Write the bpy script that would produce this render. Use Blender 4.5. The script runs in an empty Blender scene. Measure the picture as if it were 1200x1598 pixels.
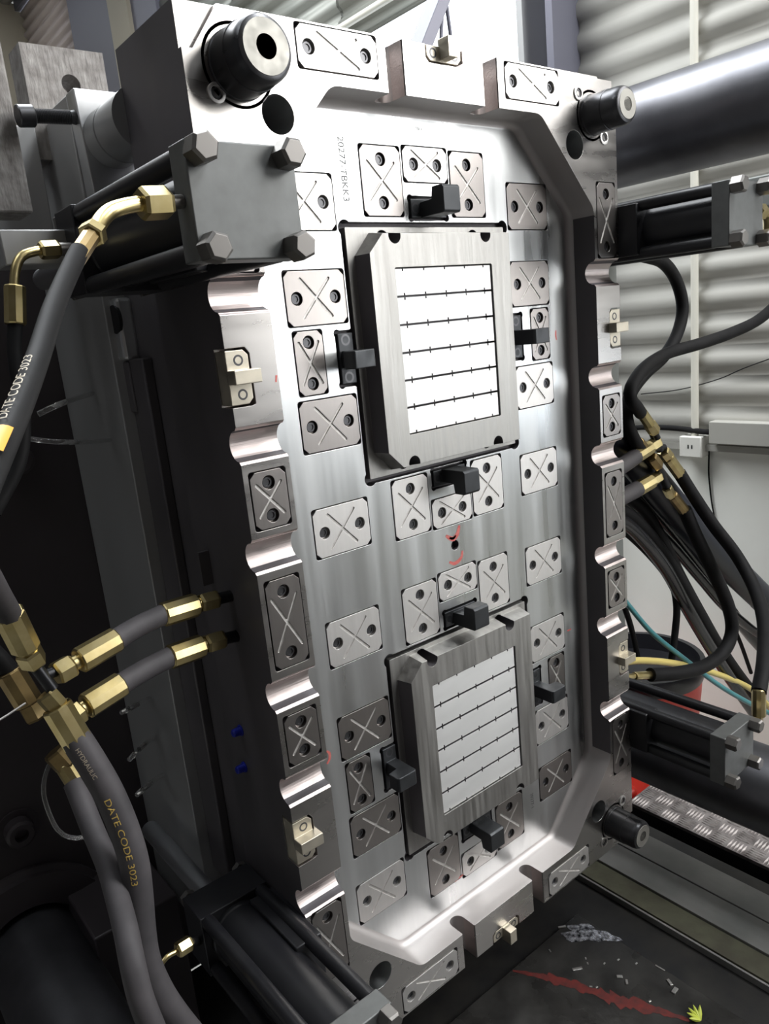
import bpy, bmesh, math, random
from mathutils import Vector, Matrix
random.seed(7)
scene = bpy.context.scene
COL = scene.collection
PI = math.pi

# ---------------------------------------------------------------- camera, sky, daylight, fill lights, exposure
# All lengths below are millimetres in the frame of the mould: x to the right along its face,
# y into the mould, z up, origin in the middle of the rim face.  The shop floor is at z = FLOOR.
FLOOR = -1300.0
BZ = -1000.0                                  # top of the machine bed
def W(x, y, z):
    return Vector((x * .001, y * .001, (z - FLOOR) * .001))
RM = ((0.77131403, -0.62903109, -0.09692547), (-0.22174346, -0.12284665, -0.9673358), (0.59657732, 0.76761226, -0.23423687))
FPX = 1196.627
CAM = (-896.4, -900.0, 391.05)
cam_data = bpy.data.cameras.new('camera')
cam = bpy.data.objects.new('camera', cam_data)
COL.objects.link(cam)
cam_data.sensor_fit = 'HORIZONTAL'
cam_data.sensor_width = 36.0
cam_data.lens = FPX / 1200.0 * 36.0
cam_data.clip_start = .02
m = Matrix(((RM[0][0], -RM[1][0], -RM[2][0]), (RM[0][1], -RM[1][1], -RM[2][1]), (RM[0][2], -RM[1][2], -RM[2][2]))).to_4x4()
m.translation = W(*CAM)
cam.matrix_world = m
scene.camera = cam

world = bpy.data.worlds.new('daylight')
scene.world = world
world.use_nodes = True
wn = world.node_tree.nodes
wn['Background'].inputs['Color'].default_value = (.86, .93, 1, 1)
wn['Background'].inputs['Strength'].default_value = 3.0

def area(name, loc, target, sx, sy, watts, color=(1, 1, 1), spread=180):
    d = bpy.data.lights.new(name, 'AREA')
    d.shape = 'RECTANGLE'
    d.size, d.size_y, d.energy, d.color = sx, sy, watts, color
    d.spread = math.radians(spread)
    o = bpy.data.objects.new(name, d)
    COL.objects.link(o)
    o.location = W(*loc)
    o.rotation_euler = (W(*target) - W(*loc)).to_track_quat('-Z', 'Y').to_euler()
    return o
area('window_daylight', (1660, -1750, 1100), (0, -1300, 300), 2.4, 1.9, 150, (1, .985, .96))
area('skylight_daylight', (1250, -1500, 3380), (900, -700, -300), .8, 2.2, 130, (.95, .98, 1))
area('wall_fill_light', (100, 1900, 3380), (800, 900, -300), 1.6, 3.0, 190, (.95, .98, 1))  # added fill lamp that brightens the right wall
area('left_fill_light', (-1750, 300, 3380), (-500, 300, 600), .6, 2.0, 16, (.95, .98, 1))  # added fill lamp to lift the dark plates on the left

scene.view_settings.view_transform = 'Standard'
scene.view_settings.look = 'None'
scene.view_settings.exposure = 0.0
scene.view_settings.gamma = 1.0
scene.view_settings.use_curve_mapping = False

# ---------------------------------------------------------------- helpers
def ray(u, v):
    a, b = (u - 600) / FPX, (v - 799) / FPX
    return [a * RM[0][i] + b * RM[1][i] + RM[2][i] for i in range(3)]
def at(u, v, val, axis=1):
    """where the sight line through a measured point of the photograph meets the plane <axis> = val"""
    r = ray(u, v)
    t = (val - CAM[axis]) / r[axis]
    return Vector([CAM[i] + t * r[i] for i in range(3)])
def rad(px, p):
    d = sum(RM[2][i] * (p[i] - CAM[i]) for i in range(3))
    return px * .5 * d / FPX

ORG = {}
def finish(o, origin, parent):
    origin = Vector(origin)
    if parent is not None:
        o.parent = parent
        o.location = (origin - ORG[parent.name]) * .001
    else:
        o.location = W(*origin)
    ORG[o.name] = origin
def tag(o, label=None, cat=None, group=None, kind=None):
    if label: o['label'] = label
    if cat: o['category'] = cat
    if group: o['group'] = group
    if kind: o['kind'] = kind
    return o
def empty(name, origin, label, cat, group=None):
    o = bpy.data.objects.new(name, None)
    o.empty_display_size = .05
    COL.objects.link(o)
    finish(o, origin, None)
    return tag(o, label, cat, group)

class MB:
    """collects shapes in millimetres and links them as one mesh object"""
    def __init__(self):
        self.v, self.f = [], []
    def add(self, vs, fs):
        n = len(self.v)
        self.v += [Vector(p) for p in vs]
        self.f += [tuple(i + n for i in f) for f in fs]
        return self
    def box(self, x0, x1, y0, y1, z0, z1):
        vs = [(x, y, z) for x in (x0, x1) for y in (y0, y1) for z in (z0, z1)]
        return self.add(vs, [(0, 1, 3, 2), (4, 6, 7, 5), (0, 4, 5, 1), (2, 3, 7, 6), (0, 2, 6, 4), (1, 5, 7, 3)])
    def rings(self, rings, caps=True):
        n = len(rings[0])
        vs = [p for r in rings for p in r]
        fs = []
        for k in range(len(rings) - 1):
            for i in range(n):
                j = (i + 1) % n
                fs.append((k * n + i, k * n + j, (k + 1) * n + j, (k + 1) * n + i))
        if caps:
            fs.append(tuple(reversed(range(n))))
            fs.append(tuple((len(rings) - 1) * n + i for i in range(n)))
        return self.add(vs, fs)
    def prism(self, pts, a0, a1, axis='y'):
        """outline pts in the two other axes (in order), extruded along <axis>"""
        def mk(p, a):
            if axis == 'y': return (p[0], a, p[1])
            if axis == 'x': return (a, p[0], p[1])
            return (p[0], p[1], a)
        return self.rings([[mk(p, a0) for p in pts], [mk(p, a1) for p in pts]])
    def lathe(self, p, d, prof, n=24, rot=0.):
        """prof: list of (distance along d, radius)"""
        p, d = Vector(p), Vector(d).normalized()
        a = d.orthogonal().normalized() if abs(d.z) > .9 else d.cross(Vector((0, 0, 1))).normalized()
        b = d.cross(a)
        rs = []
        for t, r in prof:
            r = max(r, .01)
            rs.append([p + d * t + (a * math.cos(2 * PI * i / n + rot) + b * math.sin(2 * PI * i / n + rot)) * r for i in range(n)])
        return self.rings(rs)
    def cyl(self, p0, p1, r, n=24, r1=None, rot=0.):
        p0, p1 = Vector(p0), Vector(p1)
        return self.lathe(p0, p1 - p0, [(0, r), ((p1 - p0).length, r if r1 is None else r1)], n, rot)
    def tube(self, pts, r, n=12):
        fr = frames(pts)
        rs = []
        for k, (p, t, a, b) in enumerate(fr):
            rr = r[k * (len(r) - 1) // max(1, len(fr) - 1)] if isinstance(r, (list, tuple)) else r
            rs.append([p + (a * math.cos(2 * PI * i / n) + b * math.sin(2 * PI * i / n)) * rr for i in range(n)])
        return self.rings(rs)
    def mesh(self, name, origin, mat, smooth=35):
        me = bpy.data.meshes.new(name)
        o0 = Vector(origin)
        me.from_pydata([(p - o0) * .001 for p in self.v], [], self.f)
        bm = bmesh.new()
        bm.from_mesh(me)
        bmesh.ops.recalc_face_normals(bm, faces=bm.faces)
        bm.to_mesh(me)
        bm.free()
        if mat: me.materials.append(mat)
        shade(me, smooth)
        return me
    def build(self, name, mat, parent=None, origin=None, smooth=35, bevel=0.):
        if origin is None:
            lo = Vector([min(p[i] for p in self.v) for i in range(3)])
            hi = Vector([max(p[i] for p in self.v) for i in range(3)])
            origin = ((lo.x + hi.x) / 2, (lo.y + hi.y) / 2, lo.z)
        o = bpy.data.objects.new(name, self.mesh(name, origin, mat, smooth))
        COL.objects.link(o)
        finish(o, origin, parent)
        if bevel:
            md = o.modifiers.new('edge', 'BEVEL')
            md.width, md.segments, md.limit_method, md.angle_limit = bevel * .001, 2, 'ANGLE', math.radians(40)
        return o
def shade(me, deg):
    if deg:
        for p in me.polygons: p.use_smooth = True
        me.set_sharp_from_angle(angle=math.radians(deg))

def spline(pts, step=10.):
    pts = [Vector(p) for p in pts]
    if len(pts) < 3:
        return pts
    P = [pts[0] * 2 - pts[1]] + pts + [pts[-1] * 2 - pts[-2]]
    out = []
    for i in range(1, len(P) - 2):
        p0, p1, p2, p3 = P[i - 1:i + 3]
        n = max(2, int((p2 - p1).length / step))
        for k in range(n):
            t = k / n
            out.append(.5 * ((2 * p1) + (p2 - p0) * t + (2 * p0 - 5 * p1 + 4 * p2 - p3) * t * t + (3 * p1 - p0 - 3 * p2 + p3) * t ** 3))
    out.append(pts[-1])
    return out
def frames(pts):
    pts = [Vector(p) for p in pts]
    out = []
    a = None
    for k, p in enumerate(pts):
        t = (pts[min(k + 1, len(pts) - 1)] - pts[max(k - 1, 0)]).normalized()
        if a is None:
            a = t.cross(Vector((0, 0, 1)))
            if a.length < .1: a = t.cross(Vector((1, 0, 0)))
            a.normalize()
        else:
            a = (a - t * a.dot(t)).normalized()
        out.append((p, t, a, t.cross(a)))
    return out

def copy_part(src, parent, origin, children=True):
    o = src.copy()
    COL.objects.link(o)
    finish(o, origin, parent)
    if children:
        for ch in src.children:
            c = ch.copy()
            COL.objects.link(c)
            c.parent = o
            ORG[c.name] = Vector(origin) + ORG[ch.name] - ORG[src.name]
    return o

def boolean(o, cutters, op='DIFFERENCE'):
    """cut each MB in turn out of object o (o at its origin), exact solver, result baked to mesh"""
    temps = []
    for c in cutters:
        me = c.mesh('cutter', ORG[o.name], None, 0)
        t = bpy.data.objects.new('cutter', me)
        COL.objects.link(t)
        t.matrix_world = Matrix.Translation(W(*ORG[o.name]))
        md = o.modifiers.new('cut', 'BOOLEAN')
        md.operation, md.solver, md.object = op, 'EXACT', t
        temps.append(t)
    bpy.context.view_layer.update()
    dg = bpy.context.evaluated_depsgraph_get()
    me = bpy.data.meshes.new_from_object(o.evaluated_get(dg))
    o.modifiers.clear()
    old = o.data
    nm = old.name
    o.data = me
    bpy.data.meshes.remove(old)
    me.name = nm
    for t in temps:
        d = t.data
        bpy.data.objects.remove(t)
        bpy.data.meshes.remove(d)
    return o

# ---------------------------------------------------------------- materials
def mat(name, base, metal=0., rough=.5, noise=None, streak=None, bump=0., bscale=(40, 40, 40), edge=0., spec=.5, rvar=.12, tone=.35):
    """noise = (scale, second colour, amount); streak = (scale xyz) stretched noise that varies gloss and tone"""
    m = bpy.data.materials.new(name)
    m.use_nodes = True
    nt = m.node_tree
    N, L = nt.nodes, nt.links
    b = N['Principled BSDF']
    b.inputs['Base Color'].default_value = (*base, 1)
    b.inputs['Metallic'].default_value = metal
    b.inputs['Roughness'].default_value = rough
    b.inputs['Specular IOR Level'].default_value = spec
    tc = N.new('ShaderNodeTexCoord')
    def nz(scale, detail=4., stretch=(1, 1, 1)):
        mp = N.new('ShaderNodeMapping')
        mp.inputs['Scale'].default_value = stretch
        L.new(tc.outputs['Object'], mp.inputs['Vector'])
        n = N.new('ShaderNodeTexNoise')
        n.inputs['Scale'].default_value = scale
        n.inputs['Detail'].default_value = detail
        L.new(mp.outputs['Vector'], n.inputs['Vector'])
        return n
    col = None
    if noise:
        n = nz(noise[0], 6)
        cr = N.new('ShaderNodeValToRGB')
        cr.color_ramp.elements[0].position = .5 - noise[2] * .25
        cr.color_ramp.elements[1].position = .5 + noise[2] * .25
        cr.color_ramp.elements[0].color = (*base, 1)
        cr.color_ramp.elements[1].color = (*noise[1], 1)
        L.new(n.outputs['Fac'], cr.inputs['Fac'])
        col = cr.outputs['Color']
    normal = None
    if streak:
        s = nz(1., 5, streak)
        mr = N.new('ShaderNodeMapRange')
        mr.inputs['From Min'].default_value, mr.inputs['From Max'].default_value = .3, .7
        mr.inputs['To Min'].default_value, mr.inputs['To Max'].default_value = max(.04, rough - rvar), min(1, rough + rvar)
        L.new(s.outputs['Fac'], mr.inputs['Value'])
        L.new(mr.outputs['Result'], b.inputs['Roughness'])
        mx = N.new('ShaderNodeMix')
        mx.data_type, mx.blend_type = 'RGBA', 'MULTIPLY'
        mx.inputs['Factor'].default_value = tone
        if col: L.new(col, mx.inputs['A'])
        else: mx.inputs['A'].default_value = (*base, 1)
        cr2 = N.new('ShaderNodeMapRange')
        cr2.inputs['From Min'].default_value, cr2.inputs['From Max'].default_value = .3, .7
        cr2.inputs['To Min'].default_value, cr2.inputs['To Max'].default_value = .55, 1.
        L.new(s.outputs['Fac'], cr2.inputs['Value'])
        L.new(cr2.outputs['Result'], mx.inputs['B'])
        col = mx.outputs['Result']
    if edge:
        bv = N.new('ShaderNodeBevel')
        bv.samples = 8
        bv.inputs['Radius'].default_value = edge * .001
        normal = bv.outputs['Normal']
    if bump:
        n2 = nz(1., 4, bscale)
        bp = N.new('ShaderNodeBump')
        bp.inputs['Strength'].default_value = bump
        bp.inputs['Distance'].default_value = .002
        L.new(n2.outputs['Fac'], bp.inputs['Height'])
        if normal: L.new(normal, bp.inputs['Normal'])
        normal = bp.outputs['Normal']
    if normal: L.new(normal, b.inputs['Normal'])
    if col: L.new(col, b.inputs['Base Color'])
    return m

M = {
    'rim':    mat('milled_rim_steel', (.50, .48, .46), 1, .29, rvar=.05, tone=.12, streak=(9, 9, 40), edge=.8, bump=.012, bscale=(30, 30, 200)),
    'channel': mat('rough_milled_channel', (.60, .53, .51), 1, .46, streak=(30, 30, 90), edge=.8, bump=.3, bscale=(6, 300, 300), tone=.2),
    'pwall': mat('milled_pocket_wall', (.56, .53, .52), 1, .56, streak=(6, 60, 6), edge=.8, tone=.15, rvar=.05),
    'floor':  mat('milled_floor_steel', (.66, .67, .67), 1, .34, streak=(26, 3, 1.2), edge=.8, bump=.06, bscale=(24, 8, 1.0), rvar=.12, tone=.45),
    'plate':  mat('ground_wear_plate_steel', (.74, .72, .70), 1, .52, tone=.15, rvar=.05, streak=(220, 20, 9), edge=.8),
    'engrave': mat('engraved_line_steel', (.72, .70, .68), .9, .62, noise=(90, (.6, .58, .56), .5)),
    'plate2': mat('darkened_wear_plate_steel', (.36, .335, .32), 1, .36, tone=.12, rvar=.03, streak=(220, 20, 9), edge=.8),  # darker plate finish that also paints in dark reflections on the rim plates
    'insert': mat('insert_steel', (.46, .45, .43), 1, .50, streak=(110, 70, 5), tone=.6, edge=.8, bump=.35, bscale=(85, 40, 6), noise=(9, (.46, .45, .43), .9)),
    'polish': mat('polished_insert_steel', (.94, .94, .93), 1, .68, streak=(3, 3, 12), edge=.5, rvar=.05),
    'screw':  mat('black_oxide_screw', (.10, .10, .105), .8, .36),
    'hook':   mat('black_oxide_hook', (.055, .058, .062), .6, .42, streak=(60, 60, 60), edge=1.),
    'lock':   mat('tan_lock_steel', (.62, .57, .47), .8, .42, streak=(30, 30, 80), edge=1.),
    'pin':    mat('blued_guide_pin', (.085, .085, .09), .8, .36, streak=(40, 5, 40)),
    'pinend': mat('ground_pin_end', (.36, .35, .32), .8, .55, streak=(90, 90, 90)),
    'dark':   mat('dark_side_and_recess_shade', (.12, .11, .118), .3, .5, streak=(8, 8, 2), noise=(5, (.085, .08, .085), .8)),  # dark sides; on recess, notch and bar-side faces it paints in shade
    'backgrey': mat('grey_back_plate_steel', (.40, .40, .40), .5, .45, streak=(20, 6, 2)),
    'rough':  mat('flame_cut_rough_steel', (.40, .38, .36), .35, .7, noise=(60, (.22, .20, .19), .8), streak=(140, 140, 22), bump=.9, bscale=(160, 160, 40)),
    'bright': mat('bright_machined_steel', (.72, .73, .74), .9, .38, streak=(20, 20, 6)),
    'cap':    mat('phosphated_cylinder_steel', (.165, .17, .168), .5, .48, noise=(60, (.14, .145, .142), .8), edge=1.),
    'black':  mat('black_cylinder_paint', (.014, .014, .017), .1, .38, noise=(20, (.02, .02, .022), .6)),
    'rod':    mat('chrome_rod', (.75, .77, .8), 1, .36),
    'bolt':   mat('zinc_black_bolt', (.20, .19, .18), .8, .42, edge=.8),
    'brass':  mat('yellow_zinc_fitting', (.60, .50, .26), 1, .30, noise=(45, (.48, .38, .17), .8)),
    'brassd': mat('dark_zinc_fitting', (.33, .24, .11), 1, .36, noise=(45, (.22, .16, .08), .8)),
    'blackfit': mat('black_fitting', (.02, .02, .022), .6, .35),
    'hose':   mat('black_rubber_hose', (.008, .008, .0085), 0, .62, noise=(30, (.013, .0125, .013), .8), spec=.13),
    'hosegrey': mat('dusty_rubber_hose', (.075, .068, .072), 0, .62, noise=(22, (.045, .042, .045), .8), spec=.35),
    'hosegloss': mat('glossy_black_hose', (.015, .015, .017), 0, .22),
    'navy':   mat('navy_black_conduit', (.010, .012, .02), 0, .4),
    'teal':   mat('teal_air_tube', (.06, .22, .24), 0, .3),
    'yellow': mat('yellow_air_tube', (.62, .50, .16), 0, .35),
    'clear':  None,
    'tiebar': mat('oily_tie_bar_steel', (.27, .27, .29), .9, .40, streak=(14, 1.5, 14), noise=(7, (.15, .15, .165), .8), rvar=.1, bump=.04, bscale=(20, 3, 20)),
    'bed':    mat('black_oily_bed', (.016, .016, .017), .1, .42, noise=(14, (.035, .033, .03), .7), bump=.25, bscale=(40, 40, 40)),
    'oil': mat('oil_with_painted_glint', (.02, .02, .025), .9, .16, bump=1., bscale=(140, 140, 140), spec=1., noise=(75, (.85, .85, .9), .5)),  # bright flecks paint the glint of daylight on the oil
    'bedplate': mat('oily_bed_plate', (.052, .050, .047), .2, .34, noise=(16, (.022, .021, .02), .7), bump=.5, bscale=(60, 60, 60), streak=(12, 12, 12), rvar=.16),
    'rail':   mat('grey_slide_rail', (.34, .33, .315), .3, .5, streak=(40, 1.5, 4), noise=(6, (.22, .22, .21), .7)),
    'grime':  mat('greasy_rail_edge', (.075, .07, .05), .1, .5, noise=(18, (.12, .12, .08), .7), bump=.5, bscale=(70, 70, 70)),
    'tread':  mat('aluminium_tread_plate', (.36, .33, .32), .5, .5, noise=(24, (.16, .14, .135), .6)),
    'treadbar': mat('worn_bright_tread', (.66, .62, .60), .6, .45, noise=(40, (.46, .42, .41), .6)),
    'redpaint': mat('red_paint_streak', (.17, .022, .018), 0, .5, noise=(60, (.07, .02, .018), .8)),
    'redmark': mat('red_marker_ink', (.62, .10, .09), .2, .5, noise=(200, (.7, .25, .22), .8)),
    'red':    mat('red_plastic', (.62, .035, .02), 0, .4),
    'bin':    mat('black_bin_liner', (.012, .012, .015), 0, .3, bump=.5, bscale=(15, 15, 15)),
    'blue':   mat('blue_plastic_cap', (.01, .02, .30), 0, .3),
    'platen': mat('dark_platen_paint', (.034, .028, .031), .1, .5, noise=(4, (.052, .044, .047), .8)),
    'plaster': mat('white_plaster', (.88, .88, .83), 0, .85, noise=(3, (.80, .80, .74), .9), bump=.2, bscale=(20, 20, 20)),
    'sheet':  mat('corrugated_sheet', (.43, .42, .385), 0, .65, noise=(2, (.35, .34, .305), .8)),
    'darksheet': mat('backlit_dark_sheet', (.20, .21, .19), .2, .5, noise=(2, (.26, .26, .23), .8)),  # backlit shade above the opening put into the sheet colour
    'pinksheet': mat('pinkish_sheet', (.52, .44, .41), .1, .6, noise=(2, (.46, .40, .38), .8)),
    'roofsheet': mat('roof_sheet', (.42, .40, .38), .2, .5, noise=(2, (.34, .34, .32), .8)),
    'column': mat('grey_blue_steel_column', (.17, .17, .21), .2, .5),
    'columnl': mat('pale_column_flange', (.42, .42, .42), .2, .5),
    'concrete': mat('shop_floor_concrete', (.46, .45, .41), 0, .7, noise=(3, (.36, .35, .32), .9), bump=.2, bscale=(30, 30, 30)),
    'pvc':    mat('ivory_pvc_conduit', (.70, .68, .60), 0, .45),
    'box':    mat('ivory_socket_box', (.72, .71, .66), 0, .4),
    'beam':   mat('grey_green_beam_paint', (.20, .21, .20), .1, .5),
    'darkwall': mat('dark_machine_bay_wall', (.035, .034, .036), 0, .7, noise=(3, (.05, .048, .05), .8)),
    'brownwall': mat('brown_bay_door', (.10, .08, .07), 0, .7, noise=(3, (.13, .11, .10), .8)),
    'beige':  mat('beige_column_paint', (.42, .38, .30), 0, .6),
    'ink':    mat('hose_yellow_print', (.52, .36, .09), 0, .6),
    'orange': mat('orange_hose_label', (.75, .33, .02), 0, .5),
    'palefig': mat('pale_hose_print', (.42, .36, .27), 0, .6),
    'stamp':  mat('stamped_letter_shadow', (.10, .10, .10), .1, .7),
    'leaf':   mat('yellow_green_scrap', (.55, .62, .08), 0, .5),
    'chip':   mat('bright_metal_chip', (.7, .68, .66), .9, .3),
    'void':   mat('deep_black_hole', (.008, .008, .009), 0, .6),
}
def glassy(name, color, alpha_rough=.1):
    m = bpy.data.materials.new(name)
    m.use_nodes = True
    b = m.node_tree.nodes['Principled BSDF']
    b.inputs['Base Color'].default_value = (*color, 1)
    b.inputs['Roughness'].default_value = alpha_rough
    b.inputs['Transmission Weight'].default_value = .95
    b.inputs['IOR'].default_value = 1.3
    tc = m.node_tree.nodes.new('ShaderNodeTexCoord')
    n = m.node_tree.nodes.new('ShaderNodeTexNoise')
    n.inputs['Scale'].default_value = 60
    m.node_tree.links.new(tc.outputs['Object'], n.inputs['Vector'])
    bp = m.node_tree.nodes.new('ShaderNodeBump')
    bp.inputs['Strength'].default_value = .1
    m.node_tree.links.new(n.outputs['Fac'], bp.inputs['Height'])
    m.node_tree.links.new(bp.outputs['Normal'], b.inputs['Normal'])
    return m
M['clear'] = glassy('clear_tube_plastic', (.85, .85, .85))

# ---------------------------------------------------------------- the setting: floor, walls, roof
def struct(mb, name, m_, parent=None, smooth=30, bevel=0):
    o = mb.build(name, m_, parent, smooth=smooth, bevel=bevel)
    if parent is None: o['kind'] = 'structure'
    return o
XW = 1700.0
struct(MB().box(-3600, XW + 200, -5000, 7200, FLOOR - 100, FLOOR), 'floor', M['concrete'])
wall = struct(MB().box(XW, XW + 180, -600, 7000, FLOOR, -150).box(XW, XW + 180, -5000, -600, FLOOR, -150), 'wall_right', M['plaster'])
ROOF = 3500.0
def corrugated(x_of, run0, run1, z0, z1, period, amp, vertical_axis='z', along='y'):
    """trapezoid-wave sheet; the ribs run along <along>"""
    mb = MB()
    prof = []
    n = int((z1 - z0) / period)
    for k in range(n + 1):
        for fr_, h in ((0, -1), (.18, -.8), (.34, .7), (.5, 1), (.66, .7), (.82, -.8)):
            z = z0 + (k + fr_) * period
            if z <= z1: prof.append((z, h * amp))
    vs, fs = [], []
    for (z, h) in prof:
        if along == 'y':
            vs += [(x_of + h, run0, z), (x_of + h, run1, z)] if vertical_axis == 'z' else [(z, run0, x_of + h), (z, run1, x_of + h)]
        else:
            vs += [(run0, x_of + h, z), (run1, x_of + h, z)]
    for i in range(len(prof) - 1):
        fs.append((2 * i, 2 * i + 1, 2 * i + 3, 2 * i + 2))
    return mb.add(vs, fs)
def sheet(mb, name, m_, parent):
    o = mb.build(name, m_, parent, smooth=60)
    md = o.modifiers.new('gauge', 'SOLIDIFY')
    md.thickness = .0012
    return o
# corrugated cladding on the right wall, in sheets that lap each other
edges = [1010, 120, -800]
for i in range(2):
    sheet(corrugated(XW - 4 - 2 * (i % 2), edges[i + 1] - 30, edges[i], -150, ROOF, 105, 9), 'corrugated_sheet', M['sheet'], wall)
for y0, y1 in ((1200, 2400), (2380, 3400), (3380, 4270)):
    sheet(corrugated(XW - 4, y0, y1, 1720, ROOF, 105, 12), 'corrugated_sheet', M['darksheet'], wall)
sheet(corrugated(XW - 4, 5780, 7000, 1720, ROOF - 60, 85, 14), 'corrugated_sheet', M['pinksheet'], wall)
MB().box(XW - 40, XW + 100, 4260, 4640, -150, ROOF).build('steel_panel', M['column'], wall)
MB().box(XW - 70, XW + 100, 4640, 4960, FLOOR, ROOF).build('post', M['beige'], wall)
MB().box(XW - 40, XW + 100, 4960, 5790, -150, ROOF).build('steel_panel', M['column'], wall)
MB().box(XW - 60, XW + 20, 5790, 7000, ROOF - 60, ROOF + 30).build('eave_beam', M['column'], wall)
MB().cyl((XW - 60, 1200, 1790), (XW - 60, 4270, 1790), 16, 12).build('eave_pipe', M['pvc'], wall)
for y0, y1 in ((-1500, -780), (-5000, -3000)):
    sheet(corrugated(XW - 4, y0, y1, 250 if y0 > -2000 else -150, ROOF, 105, 9), 'corrugated_sheet', M['sheet'], wall)
sheet(corrugated(XW - 4, -3020, -780, 2100, ROOF, 105, 9), 'corrugated_sheet', M['sheet'], wall)
MB().box(XW - 30, XW + 40, -600, 1100, -150, -128).build('ledge', M['sheet'], wall)
MB().box(XW - 60, XW - 14, -300, 480, -118, -40).build('cover_strip', M['sheet'], wall, bevel=3)
# steel column at the edge of the bright opening
c = struct(MB().box(XW - 150, XW + 150, 1010, 1040, FLOOR, ROOF).box(XW - 20, XW + 20, 1040, 1150, FLOOR, ROOF), 'trim_1', M['column'])
MB().box(XW - 150, XW + 150, 1145, 1172, FLOOR, ROOF).build('flange', M['columnl'], c)
struct(MB().box(XW - 20, XW + 160, 1172, 4260, -150, -110), 'trim_2', M['columnl'])
roof = struct(MB().box(-3600, -3500, -5000, 7200, ROOF, ROOF + 60), 'ceiling', M['roofsheet'])
for x0, x1 in ((-3500, -2100), (-1420, -690), (890, 1010), (1660, XW + 200)):
    sheet(corrugated(ROOF, -5000, 7200, x0, x1, 190, 22, vertical_axis='x'), 'roof_sheet', M['roofsheet'], roof)
for y0, y1, x0, x1 in ((-5000, -3050, 1000, 1680), (-400, 7200, 1000, 1680), (-5000, 400, -700, 900), (3400, 5600, -700, 900), (-5000, -800, -2110, -1400), (1400, 7200, -2110, -1400)):
    sheet(corrugated(ROOF, y0, y1, x0, x1, 190, 22, vertical_axis='x'), 'roof_sheet', M['roofsheet'], roof)
for y in (-4200, -3050, -400, 300, 3400, 5500):
    MB().box(-3600, XW, y, y + 70, ROOF - 130, ROOF - 24).build('purlin', M['beige'], roof)
struct(MB().box(-3600, XW + 200, 7000, 7200, FLOOR, ROOF), 'wall_back', M['beige'])
struct(MB().box(-3700, -3600, -5000, 7200, FLOOR, ROOF), 'wall_left', M['darkwall'])
struct(MB().box(-3700, XW + 200, -5100, -5000, FLOOR, ROOF), 'wall_front', M['brownwall'])
wf = struct(MB().box(XW - 30, XW + 90, -3020, -2960, -150, 2100).box(XW - 30, XW + 90, -840, -780, -150, 2100).box(XW - 30, XW + 90, -3020, -780, -150, -90).box(XW - 30, XW + 90, -3020, -780, 2040, 2100), 'window_1', M['columnl'])
for y in (-2260, -1520):
    MB().box(XW - 10, XW + 60, y, y + 45, -90, 2040).build('mullion', M['columnl'], wf)

# ---------------------------------------------------------------- the mould half
mould = MB().box(-427, 427, 0, 186, -782, 782).build('mould_plate', M['rim'], origin=(0, 0, 0), smooth=0)
tag(mould, 'large upright steel injection mould half with recessed cavity face and rows of crossed wear plates', 'mould')
FY = 60.0                                     # depth of the pocket floor
def octagon(hx, hz, cx_, cz_, r, n=5):
    """octagon outline with rounded corners, anticlockwise"""
    c = [(hx, -hz + cz_), (hx, hz - cz_), (hx - cx_, hz), (-hx + cx_, hz), (-hx, hz - cz_), (-hx, -hz + cz_), (-hx + cx_, -hz), (hx - cx_, -hz)]
    out = []
    for i in range(8):
        p, a, b = Vector(c[i]), Vector(c[i - 1]), Vector(c[(i + 1) % 8])
        u, v = (a - p).normalized(), (b - p).normalized()
        half = math.acos(max(-1, min(1, u.dot(v)))) / 2
        t = r / math.tan(half)
        p0, p1 = p + u * t, p + v * t
        for k in range(n + 1):
            w = k / n
            q = (p0 * (1 - w) ** 2 + p * 2 * w * (1 - w) + p1 * w * w)
            out.append((q.x, q.y))
    return out
def rrect(cx_, cz_, hx, hz, r, n=4):
    out = []
    for sx, sz, a0 in ((1, 1, 0), (-1, 1, 90), (-1, -1, 180), (1, -1, 270)):
        for k in range(n + 1):
            a = math.radians(a0 + 90 * k / n)
            out.append((cx_ + sx * (hx - r) + r * math.cos(a), cz_ + sz * (hz - r) + r * math.sin(a)))
    return out
pocket = MB()
FR = 13.0
rings = [[(p[0], y, p[1]) for p in octagon(353, 709, 138, 147, 30)] for y in (-10,)]
for k in range(9):
    a = PI / 2 * k / 8
    ins = FR * (1 - math.cos(a))
    rings.append([(p[0], FY - FR + FR * math.sin(a), p[1]) for p in octagon(353 - ins, 709 - ins, 138 - ins * .6, 147 - ins * .6, 30)])
pocket.rings(rings)
grooves = MB()
def ucut(c0, c1, half, depth, axis, n=10, lip=4.):
    """half-round channel through the rim: profile across, extruded along x or z"""
    r = half
    prof = [(c0 + half + lip, -8), (c0 + half + lip, 0), (c0 + half, lip)]
    for k in range(n + 1):
        a = PI * k / n
        prof.append((c0 + half * math.cos(a), depth - r + r * math.sin(a)))
    prof += [(c0 - half, lip), (c0 - half - lip, 0), (c0 - half - lip, -8)]
    return prof
for sgn in (-1, 1):
    for zc in (449, 257, 104, -104, -257, -449):
        prof = ucut(zc, 0, 21, 24, 'x')
        x0, x1 = sorted((sgn * 330, sgn * 440))
        grooves.rings([[(x0, p[1], p[0]) for p in prof], [(x1, p[1], p[0]) for p in prof]])
    for xc in (-98, 98):
        prof = ucut(xc, 0, 15, 44, 'z', lip=1.5)
        z0, z1 = sorted((sgn * 690, sgn * 795))
        grooves.rings([[(p[0], p[1], z0) for p in prof], [(p[0], p[1], z1) for p in prof]])

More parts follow.
